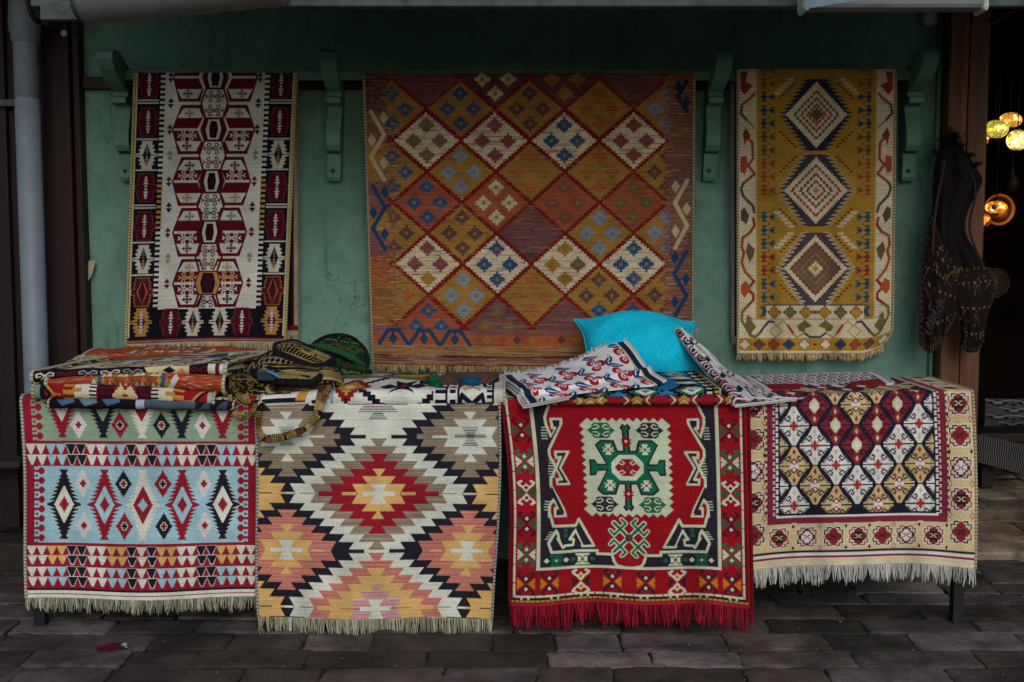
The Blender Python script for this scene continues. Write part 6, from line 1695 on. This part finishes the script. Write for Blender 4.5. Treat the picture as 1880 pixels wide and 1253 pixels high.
# ------------------------------------------------------------------ woven backpack, green bag, purse
def strap_colors(seed):
    R = np.random.default_rng(seed); pal = [lin(c) for c in ('14100E', '8A6C3C', '6E5028', 'A88A50', '2A1E14', '7A6A34')]
    seq = []
    while len(seq) < 400:
        k = R.integers(0, 4); a, b = pal[R.integers(6)], pal[R.integers(6)]
        seq += {0: [a]*5, 1: [a, b]*4, 2: [pal[0], pal[3]]*3, 3: [b]*3}[k]
    return lambda i, k: seq[i]*(1 if k % 2 else .8)
def strap(name, pts, w, parent, o, seed, n=90, flat=.38):
    mb = MB(); mb.tube(pix_path(pts, n), w, 10, colf=strap_colors(seed), flat=flat); return mb.build(name, M_BAG, parent, o, True)
def backpack():
    o = P(545, 738, -.66); t = empty('backpack', o, 'woven yellow and black backpack lying with its straps hanging over the table edge', 'backpack')
    V, C = blob(pat_tribal(3, 150, 100), P(545, 711, -.73), rot(-10, 4, 6), (.162, .128, .074), .6, .62, .09, 1, 120, 76)
    MB().grid(V, C).build('body', M_BAG, t, o, True)
    V, C = blob(pat_tribal(8, 120, 80), P(590, 703, -.78), rot(-20, -12, -25), (.072, .055, .048), .65, .7, .12, 4, 60, 40)
    MB().grid(V, C).build('side_pocket', M_BAG, t, o, True)
    V, C = blob(pat_tribal(9, 120, 80), P(462, 722, -.80), rot(0, 10, 20), (.058, .055, .040), .7, .7, .22, 6, 60, 40)
    MB().grid(V, C).build('bundled_strap', M_BAG, t, o, True)
    # front pocket panel, open at the top
    def panel(name, q, cv, bul, th=.006):
        cells = cv.cells(); nv, nu = cells.shape[:2]
        X = coons(*q, nu, nv, lambda s, t_: bul*np.sin(np.clip(s, 0, 1)*math.pi)**.6*np.sin(np.clip(t_, 0, 1)*math.pi)**.6)
        return sheet(name, X, cells, th, M_BAG, t, o), X
    q = ([(478, 656, -.72), (505, 646, -.71), (540, 655, -.72), (588, 674, -.75)], [(474, 690, -.86), (500, 697, -.87), (535, 699, -.87), (572, 700, -.86)], [(478, 656, -.72), (466, 675, -.79), (474, 690, -.86)], [(588, 674, -.75), (583, 688, -.80), (572, 700, -.86)])
    p1, X = panel('front_pocket', q, pat_tribal(21, 110, 50), .016)
    mb = MB(); ring = np.concatenate([X[0], X[1:, -1], X[-1, -2::-1], X[-2:0:-1, 0], X[:1, 0]]); mb.tube(resample3(ring, 160), .0065, 8, lin('16121A')); mb.build('trim', M_BLACKCLOTH, p1, o, True)
    q = ([(505, 632, -.66), (530, 627, -.645), (548, 629, -.64), (613, 656, -.66)], [(507, 645, -.72), (535, 656, -.74), (562, 667, -.76), (584, 672, -.77)], [(505, 632, -.66), (504, 639, -.69), (507, 645, -.72)], [(613, 656, -.66), (603, 665, -.71), (584, 672, -.77)])
    p2, X = panel('flap', q, pat_tribal(33, 100, 46), .010)
    mb = MB(); ring = np.concatenate([X[0], X[1:, -1], X[-1, -2::-1], X[-2:0:-1, 0], X[:1, 0]]); mb.tube(resample3(ring, 160), .007, 8, lin('1E151A')); mb.build('trim', M_BLACKCLOTH, p2, o, True)
    mb = MB()
    mb.tube(pix_path([(505, 648, -.74), (530, 662, -.76), (560, 673, -.78), (586, 677, -.785), (612, 663, -.70)], 50), [.013+.002*math.sin(i*.7) for i in range(50)], 10, lin('1A1216'), flat=.7)
    mb.tube(pix_path([(468, 664, -.76), (464, 680, -.81), (476, 694, -.86), (505, 701, -.875), (540, 703, -.88), (572, 703, -.87), (590, 690, -.83)], 60), [.0105+.0025*math.sin(i*.9) for i in range(60)], 10, lin('141016'), flat=.8)
    mb.build('gathered_edge', M_BLACKCLOTH, t, o, True)
    a = P(489, 689, -.885); mb = MB(); mb.box((a[0]-.032, a[1]-.008, a[2]-.020), (a[0]+.030, a[1]+.012, a[2]+.018), bev=.005); b = mb.build('buckle', M_BUCKLE, t, o)
    mb = MB(); mb.tube(pix_path([(490, 681, -.90), (501, 686, -.90), (512, 692, -.90)], 12), .0048, 8); mb.build('clip', M_BLUE, b, o, True)
    strap('strap', [(612, 690, -.74), (603, 712, -.90), (591, 742, -.94), (583, 765, -.945), (572, 778, -.945), (545, 792, -.95), (515, 801, -.95), (488, 803, -.945), (477, 794, -.94), (474, 770, -.935), (478, 750, -.93), (488, 730, -.87)], .0088, t, o, 1, 150)
    strap('strap', [(598, 690, -.76), (589, 715, -.88), (583, 745, -.935), (577, 768, -.95), (562, 786, -.955), (535, 800, -.96), (505, 808, -.96), (485, 806, -.955), (475, 790, -.945)], .0095, t, o, 2, 120)
    strap('strap', [(440, 690, -.80), (427, 705, -.87), (422, 728, -.90), (427, 752, -.93), (440, 767, -.94), (455, 765, -.94), (466, 752, -.93), (470, 735, -.89)], .0085, t, o, 3, 110)
    strap('strap', [(432, 672, -.78), (425, 690, -.82), (428, 712, -.88), (445, 735, -.90), (462, 738, -.90)], .008, t, o, 4, 80)
    # loose knotted yarn
    R = np.random.default_rng(4); mb = MB()
    for i in range(12):
        cx, cy = R.normal(452, 9), R.normal(696, 14); p = [(cx+R.normal(0, 12), cy+R.normal(0, 10), -.84-R.random()*.05) for _ in range(4)]
        mb.tube(pix_path(p, 12), .0026, 5, lin(('4A3E1C', '7A6A34', '1A140E', '34291A', '8A7A44')[R.integers(5)])*R.uniform(.5, 1.0))
    for i in range(18):
        cx = R.normal(437, 8); p = [(cx, 668+R.normal(0, 6), -.80), (cx-6+R.normal(0, 3), 690, -.85), (cx-4+R.normal(0, 6), 712+R.normal(0, 8), -.89)]
        mb.tube(pix_path(p, 10), .003, 5, lin(('4A4028', '6A5C34', '2A2216')[R.integers(3)]))
    y = mb.build('yarn_tassels', M_YARN, t, o, True)
backpack()

def green_bag():
    c = P(622, 668, -.36); o = P(622, 694, -.36); t = empty('green_bag', o, 'rounded green embroidered bag standing behind the backpack against the wall', 'bag')
    V, C = blob(pat_green_cloth(), c, rot(-6, 8, 0), (.118, .075, .108), .85, .95, .05, 3, 90, 60, cut=-.5)
    MB().grid(V, C).build('body', M_BAG, t, o, True)
    mb = MB(); mb.tube(pix_path([(568, 638, -.42), (590, 637, -.445), (620, 645, -.46), (648, 658, -.455), (668, 674, -.42)], 60), .0125, 10, colf=lambda i, k: lin('2A5A38') if i % 3 else lin('12301C'), flat=.6); mb.build('zip_band', M_BAG, t, o, True)
    mb = MB(); mb.tube(pix_path([(566, 642, -.40), (578, 628, -.40), (600, 617, -.39), (625, 614, -.38), (650, 621, -.38), (668, 640, -.38), (674, 662, -.40), (676, 684, -.42)], 60), .0045, 8, lin('0E1410')); mb.build('piping', M_BLACKCLOTH, t, o, True)
    V, C = blob(pat_green_cloth(), P(644, 682, -.43), rot(0, 12, 0), (.078, .035, .036), .7, .8, .08, 7, 60, 36)
    MB().grid(V, C*.7).build('front_pocket', M_BAG, t, o, True)
green_bag()

def purse():
    o = P(850, 708, -.52); t = empty('tasselled_purse', o, 'flat brown mauve purse with green and blue tassels behind the white folded rug', 'purse')
    cv = Cv(140, 50, 1., '5A4038'); cv.abrash(500, 18, 4, ['6E4E50', '4A3226', '7A5A58', '3E2A2A'])
    cells = cv.cells(); nv, nu = cells.shape[:2]
    X = coons([(772, 699, -.72), (800, 692, -.66), (830, 686, -.60), (870, 684, -.59), (917, 683, -.60)], [(772, 702, -.74), (812, 713, -.79), (850, 716, -.80), (886, 714, -.79), (915, 696, -.70)], [(772, 699, -.72), (771, 700.5, -.73), (772, 702, -.74)], [(917, 683, -.60), (918, 690, -.65), (915, 696, -.70)], nu, nv,
              lambda q, w_: .012*np.sin(q*math.pi)**.5*np.sin(w_*math.pi)**.5+.004*np.sin(q*17+w_*5)*np.sin(w_*math.pi)+.003*np.sin(q*31-w_*9)*np.sin(w_*math.pi))
    sheet('body', X, cells, .014, M_BAG, t, o)
    mb = MB(); mb.tube(pix_path([(772, 701, -.745), (812, 713, -.795), (850, 716, -.805), (886, 714, -.795), (915, 696, -.705)], 50), .0045, 8, lin('141018')); mb.build('piping', M_BLACKCLOTH, t, o, True)
    mb = MB(); mb.tube(pix_path([(782, 697, -.66), (740, 695, -.60), (690, 693, -.56), (640, 692, -.55), (624, 694, -.58)], 60), .0075, 8, lin('5A4E3C'), flat=.6); mb.build('strap', M_BAG, t, o, True)
    R = np.random.default_rng(6)
    for (px, py, dx, dy, col, Y) in ((786, 697, 20, 0, '0E5A3A', -.80), (790, 705, 22, 6, '0E5A3A', -.83), (846, 698, 34, 3, '124E70', -.80), (866, 715, 32, 9, '124E70', -.86)):
        mb = MB()
        for i in range(70):
            a, b = R.normal(0, 1.2, 2), R.normal(0, 4.0, 2)
            mb.tube(pix_path([(px+a[0]*.4, py+a[1], Y), (px+dx*.5+a[0], py+dy*.5+b[0]*.8, Y-.012), (px+dx*R.uniform(.8, 1.1), py+dy+b[1]*1.2, Y-.004)], 7), .0016, 4, lin(col)*R.uniform(.6, 1.4))
        mb.tube(pix_path([(px-4, py, Y), (px+4, py+.5, Y-.004)], 6), .007, 8, lin(col)*.6)
        mb.build('tassel', M_YARN, t, o, True)
purse()

# ------------------------------------------------------------------ dark bags hanging on the right post
def hanging(name, label, secs, Y, cv, thick, lump, seed, cat='bag'):
    A = smooth_path(np.array([(a, b, c) for a, b, c in secs], float), 60)
    cells = cv.cells(); nu = 64; th = np.linspace(0, 2*math.pi, nu+1)
    X = np.zeros((60, nu+1, 3)); R = np.random.default_rng(seed); k = R.uniform(2, 6, 4); q = R.uniform(0, 6, 4)
    for j, (l, r, py) in enumerate(A):
        p0, p1 = P(l, py, Y), P(r, py, Y); c = (p0+p1)/2; h = max((p1-p0)[0]/2, .001); tk = min(thick, h*.8)
        w = 1+lump*(np.sin(7*th+q[0]+j*.06)+.8*np.sin(12*th+q[1]-j*.09)+.7*np.sin(4*th+j*.16))*.55
        X[j] = np.stack([c[0]+h*np.cos(th), c[1]-tk*np.sin(th)*w, np.full(nu+1, c[2])], 1)
    jj = np.linspace(0, cells.shape[0]-1, 59).astype(int); ii = np.linspace(0, cells.shape[1]-1, nu).astype(int)
    o = np.array([X[..., 0].mean(), Y, X[..., 2].min()])
    ob = MB().grid(X, cells[jj][:, ii]).build(name, M_BAG, None, o, True); tag(ob, label, cat); return ob, o
def dark_bags():
    cv = Cv(80, 120, .8, '171314'); cv.abrash(300, 10, 2, ['201B1B', '100D0D', '262021'])
    ob, o = hanging('wool_bag', 'black shaggy wool bag hanging high on the brown post', [(1742, 1748, 246), (1730, 1758, 262), (1722, 1776, 285), (1716, 1792, 310), (1716, 1803, 330), (1713, 1796, 350), (1713, 1780, 380), (1712, 1770, 410), (1712, 1776, 440), (1714, 1798, 470), (1718, 1808, 486), (1735, 1800, 496)], -.17, cv, .05, .25, 1)
    R = np.random.default_rng(3); mb = MB()
    for i in range(260):
        k_ = R.integers(7); px, py = (1746, 1734, 1760, 1722, 1776, 1790, 1752)[k_]+R.normal(0, 4), (250, 262, 268, 284, 288, 306, 256)[k_]+R.normal(0, 3); 
        mb.tube(pix_path([(px, py, -.2), (px+R.normal(0, 6), py-2-R.random()*3, -.212), (px+R.normal(0, 6), py-2-R.random()*6, -.214)], 6), .0012, 4, lin('120F10'))
    mb.build('shaggy_nap', M_YARN, ob, o, True)
    def flat_bag(name, label, q, cv, th, bul):
        cells = cv.cells(); nv, nu = cells.shape[:2]
        X = coons(*q, nu, nv, lambda u_, v_: bul*np.sin(u_*math.pi)**.5*np.sin(v_*math.pi)**.4+.006*np.sin(u_*13+v_*4)*v_+.004*np.sin(u_*27-v_*6)*v_)
        o = np.array([X[..., 0].mean(), X[..., 1].mean(), X[..., 2].min()]); ob = sheet(name, X, cells, th, M_BAG, None, o); tag(ob, label, 'bag')
        cord('edge_binding', [np.concatenate([X[:, 0], X[-1, 1:], X[-2::-1, -1]])], .005, '3E342C', '1A1412', ob, o); return ob, o
    ob, o = flat_bag('kilim_bag', 'dark brown patterned saddlebag hanging low between the post and the green wall',
        ([(1711, 395, -.19), (1737, 452, -.21), (1766, 512, -.22)], [(1689, 632, -.17), (1708, 646, -.18), (1728, 626, -.2), (1748, 592, -.22)], [(1711, 395, -.19), (1697, 450, -.18), (1690, 540, -.17), (1689, 632, -.17)], [(1766, 512, -.22), (1761, 552, -.22), (1748, 592, -.22)]), pat_dark_weave(5), .03, .03)
    mb = MB()
    for i in range(70):
        f = i/69; a = (1700+60*(1-f)+R.normal(0, 2), 500+110*f+R.normal(0, 2)); mb.tube(pix_path([(a[0]-6+R.normal(0, 3), a[1]-5, -.225), (a[0], a[1]+R.normal(0, 3), -.232), (a[0]+6+R.normal(0, 3), a[1]+5, -.225)], 6), .0013, 4, lin(('4A4446', '56504E', '342E30')[R.integers(3)]))
    mb.build('stitching', M_YARN, ob, o, True)
    ob, o = flat_bag('embroidered_pouch', 'small dark pouch with yellow stitching dangling at the right of the post',
        ([(1757, 503, -.225), (1785, 496, -.235), (1816, 491, -.23)], [(1764, 628, -.20), (1778, 646, -.21), (1800, 640, -.2)], [(1757, 503, -.225), (1750, 545, -.22), (1760, 590, -.21), (1764, 628, -.20)], [(1816, 491, -.23), (1826, 530, -.22), (1812, 580, -.21), (1800, 640, -.2)]), pat_dark_weave(9), .03, .035)
    mb = MB(); mb.tube(pix_path([(1746, 244, -.17), (1728, 330, -.215), (1716, 400, -.22), (1712, 470, -.21)], 30), .006, 8, lin('3A2C24'), flat=.5); mb.tube(pix_path([(1747, 244, -.17), (1790, 340, -.225), (1780, 420, -.225), (1806, 492, -.235)], 30), .005, 8, lin('2E2420'), flat=.5); mb.build('strap', M_BAG, ob, o, True)
    for path, n in (([(1716, 480), (1722, 500), (1735, 508), (1757, 498), (1780, 494), (1800, 492), (1815, 490)], 80), ([(1765, 582), (1785, 586), (1798, 604), (1802, 626)], 36), ([(1775, 540), (1790, 560), (1770, 572)], 26)):
        mb = MB(); pp = smooth_path(np.array([(a, b, -.235) for a, b in path], float), n)
        for px, py, Y in pp:
            px += R.normal(0, 2.5); py += R.normal(0, 2.5)
            mb.tube(pix_path([(px, py-2, Y), (px+R.normal(0, 1), py+1, Y-.003), (px+R.normal(0, 2), py+3+R.random()*2, Y)], 5), .0013, 4, lin(('6A5C28', '4E4A42', '3A1A22', '5A524A', '74683A')[R.integers(5)]))
        mb.build('stitching', M_YARN, ob, o, True)
    mb = MB(); a, b = P(1745, 246, -.17), P(1746, 232, -.1); mb.tube(np.array([a, (a+b)/2+[0, 0, .01], b]), .003, 6); tag(mb.build('hook', M_STEEL, None, b), 'small iron hook above the black wool bag', 'hook')
dark_bags()

# ------------------------------------------------------------------ inside the lantern shop
def lanterns():
    G = 'glowing mosaic lanterns in the dark shop'
    defs = [(1855, 221, 20, 14, 1.15, ('F0B040', 'FFDC88', 'B86A20'), 'amber speckled mosaic lantern hanging highest in the dark shop', 1.5, 55),
            (1828, 238, 22, 17, .9, ('DCC040', 'F6E48C', '8A8A2A'), 'yellow green mosaic lantern next to the brown post', 1.3, 60),
            (1868, 258, 19, 19, .8, ('FFD070', 'FFE8A8', 'E0A030'), 'pale yellow mosaic lantern at the right edge of the photo', 2.0, 45),
            (1806, 257, 9, 9, 1.3, ('FFA040', 'FFD080', '8A2A10'), 'small orange mosaic lantern half hidden beneath the yellow green one', 1.6, 50),
            (1829, 381, 19, 12, .9, ('F09A28', 'FFD070', 'B05010'), 'low amber mosaic lantern with a blue dot in front of the copper plate', 1.6, 60),
            (1806, 405, 12, 13, 1.1, ('E8782A', 'F8A850', '6A2410'), 'small deep orange mosaic lantern below the amber one', 1.1, 50)]
    for i, (px, py, rx, rz, Y, (a, b, d), lab, s, sc) in enumerate(defs):
        c = P(px, py, Y); k = (Y-YC)/F; ra, rb = rx*k, rz*k
        t = empty('mosaic_lantern', c, lab, 'lantern', G)
        prof = [(ra*math.sin(q), -rb*math.cos(q)) for q in np.linspace(.18, math.pi-.18, 20)]
        mb = MB(); mb.lathe(prof, c, 'z', 32); mb.build('glass_globe', glow_mat('mosaic_glass', a, b, d, s, sc, rb), t, c, True)
        mb = MB(); mb.lathe([(ra*.2, rb*.98), (ra*.34, rb*.97), (ra*.3, rb*1.12), (ra*.1, rb*1.25), (.003, rb*1.3)], c, 'z', 20); mb.build('cap', M_BRASS, t, c, True); mb = MB(); mb.lathe([(ra*.3, -rb*.95), (ra*.25, -rb*1.08), (.002, -rb*1.25)], c, 'z', 16); mb.build('finial', M_BRASS, t, c, True)
        mb = MB(); mb.tube(np.array([c+[0, 0, rb*1.25], [c[0], c[1], 2.0], [c[0], c[1], 2.5]]), .003, 6); mb.build('chain', M_BRASS, t, c, True)
        if i == 4:
            q = P(1819, 381, Y-ra*.98/1.0*0-.001)-np.array([0, ra*.86, 0]); mb = MB(); mb.lathe([(0, -.004), (.011, -.003), (.013, .004)], q, 'y', 16); mb.build('blue_bead', M_BLUE, t, c, True)
    c = P(1832, 386, 1.35); k = (1.35-YC)/F; r = 30*k
    t = empty('copper_plate', c, 'round orange copper plate glinting behind the lower lanterns', 'plate')
    mb = MB(); mb.lathe([(0, -.005), (r*.6, -.005), (r*.68, -.012), (r*.95, -.022), (r, -.018), (r*.99, -.01), (r*.66, 0), (0, .004)], c, 'y', 48); mb.build('dish', M_COPPER, t, c, True)
    # small dim wares further in
    for (px, py, w, h, Y, lab) in ((1826, 520, 26, 26, 1.0, 'dim round engraved plate hanging low in the dark shop beside the pouch'), (1858, 330, 14, 26, 1.6, 'dim brass vessel hanging between the upper and lower lanterns')):
        c = P(px, py, Y); k = (Y-YC)/F; r = w*k
        t = empty('brass_plate' if py > 400 else 'brass_vessel', c, lab, 'plate' if py > 400 else 'vessel'); mb = MB()
        if py > 400:
            for f in (1, .8, .6, .4): mb.lathe([(r*f-.003, -.004), (r*f, -.008), (r*f+.003, -.004)], c, 'y', 40)
            mb.lathe([(0, 0), (r, -.002), (r, .01)], c, 'y', 40); mb.build('dish', M_BRASS, t, c, True)
        else:
            hh = h*k; mb.lathe([(.004, hh), (r*.3, hh*.8), (r*.25, hh*.5), (r, -.1*hh), (r*.8, -hh*.7), (r*.3, -hh), (0, -hh)], c, 'z', 24); mb.build('bowl', M_BRASS, t, c, True)
            mb = MB(); mb.tube(np.array([c+[0, 0, hh], [c[0], c[1], 2.5]]), .002, 5); mb.build('chain', M_BRASS, t, c)
    # bench with patterned covers
    yb = 1.0; zs = P(1840, 792, yb)[2]; xl = P(1800, 800, yb)[0]
    t = empty('bench', (xl+.7, yb+.3, .085), 'low bench in the dark shop to the right of the beige carpet', 'bench')
    mb = MB(); mb.box((xl, yb, zs-.06), (xl+1.6, yb+.55, zs-.012), bev=.006); mb.build('seat', M_WOOD_DOOR, t, org(t))
    for x in (xl+.06, xl+1.5):
        mb = MB(); mb.box((x-.03, yb+.04, .085), (x+.03, yb+.5, zs-.06), bev=.004); mb.build('leg', M_WOOD_DOOR, t, org(t))
    cv = pat_grey_floral(); cells = cv.cells(); nv, nu = cells.shape[:2]
    a, b = P(1808, 732, yb+.25), P(1808, 788, yb+.2); s = np.linspace(0, 1, nu+1)[None]; tt = np.linspace(0, 1, nv+1)[:, None]
    X = np.stack([a[0]+s*1.2+0*tt, yb+.25-.07*np.sin(tt*math.pi)**.5*(1-(2*s-1)**8)+0*s, a[2]*(1-tt)+b[2]*tt+0*s], -1); o = np.array([a[0]+.6, yb+.2, b[2]])
    ob = sheet('bench_cushion', X, cells, .05, None, None, o); tag(ob, 'grey floral cushion standing on the dark bench', 'cushion')
    cv = pat_grey_ikat(); cells = cv.cells(); nv, nu = cells.shape[:2]
    q = [P(1793, 797, yb-.012), P(1900, 822, yb-.012), P(1900, 878, yb-.03), P(1793, 848, yb-.03)]
    s = np.linspace(0, 1, nu+1)[None, :, None]; tt = np.linspace(0, 1, nv+1)[:, None, None]
    X = (1-s)*(1-tt)*q[0]+s*(1-tt)*q[1]+s*tt*q[2]+(1-s)*tt*q[3]; o = X.mean((0, 1))
    ob = sheet('bench_cover', X, cells, .012, None, None, o); tag(ob, 'grey woven cover with wavy stripes hanging off the front of the dark bench', 'cover')
lanterns()

# scrap of red yarn with a blue end on the paving
R = np.random.default_rng(9); c = P(205, 1188, -1.02); z0 = .004
yy = YC+ (ZC-z0)/((1185-460)/F); mb = MB()
def gpt(px, py, z=.006):
    d = P(px, py, 1.)-np.array([0, YC, ZC]); return np.array([0, YC, ZC])+d*(z-ZC)/d[2]
for i in range(16):
    p = [gpt(182+R.normal(0, 3), 1192+R.normal(0, 2)), gpt(195+R.normal(0, 5), 1187+R.normal(0, 4), .012), gpt(210+R.normal(0, 6), 1189+R.normal(0, 4)), gpt(226+R.normal(0, 3), 1187+R.normal(0, 3), .008)]
    mb.tube(smooth_path(np.array(p), 10), .0016, 4, lin('5A1A28')*R.uniform(.5, 1.2))
for i in range(7):
    p = [gpt(225+R.normal(0, 2), 1184+R.normal(0, 3), .008), gpt(231+R.normal(0, 2), 1182+R.normal(0, 4), .014)]; mb.tube(np.array(p), .0016, 4, lin('8ABAC0'))
tag(mb.build('yarn_scrap', M_YARN, None, gpt(205, 1189, 0), True), 'scrap of dark red yarn with a pale blue tip on the left paving', 'yarn scrap')

# ------------------------------------------------------------------ daylight
w = bpy.data.worlds.new('World'); scene.world = w; w.use_nodes = True; nt = w.node_tree
bg = nt.nodes['Background']; sk = nt.nodes.new('ShaderNodeTexSky'); sk.sky_type = 'NISHITA'; sk.sun_disc = False
EL, AZ = math.radians(34), math.radians(170)      # sun ahead of the wall, a little to the right of the camera
sk.sun_elevation = EL; sk.sun_rotation = AZ; sk.air_density = 1.0; sk.dust_density = 2.0; sk.ozone_density = 1.0
nt.links.new(sk.outputs[0], bg.inputs[0]); bg.inputs[1].default_value = SKY_STRENGTH
sun = bpy.data.lights.new('sun', 'SUN'); sun.energy = SUN_STRENGTH; sun.angle = math.radians(35); sun.color = (1., .985, .95)
so = bpy.data.objects.new('sun', sun); COL.objects.link(so)
d = Vector((math.sin(AZ)*math.cos(EL), math.cos(AZ)*math.cos(EL), math.sin(EL)))
so.rotation_euler = d.to_track_quat('Z', 'Y').to_euler(); so.location = d*20
scene.view_settings.view_transform = 'Standard'; scene.view_settings.look = 'None'; scene.view_settings.gamma = 1; scene.view_settings.exposure = EXPOSURE
scene.render.engine = 'CYCLES'; scene.cycles.use_denoising = True
scene.cycles.max_bounces = 6; scene.cycles.diffuse_bounces = 3; scene.cycles.glossy_bounces = 2; scene.cycles.transmission_bounces = 2; scene.cycles.sample_clamp_indirect = 4
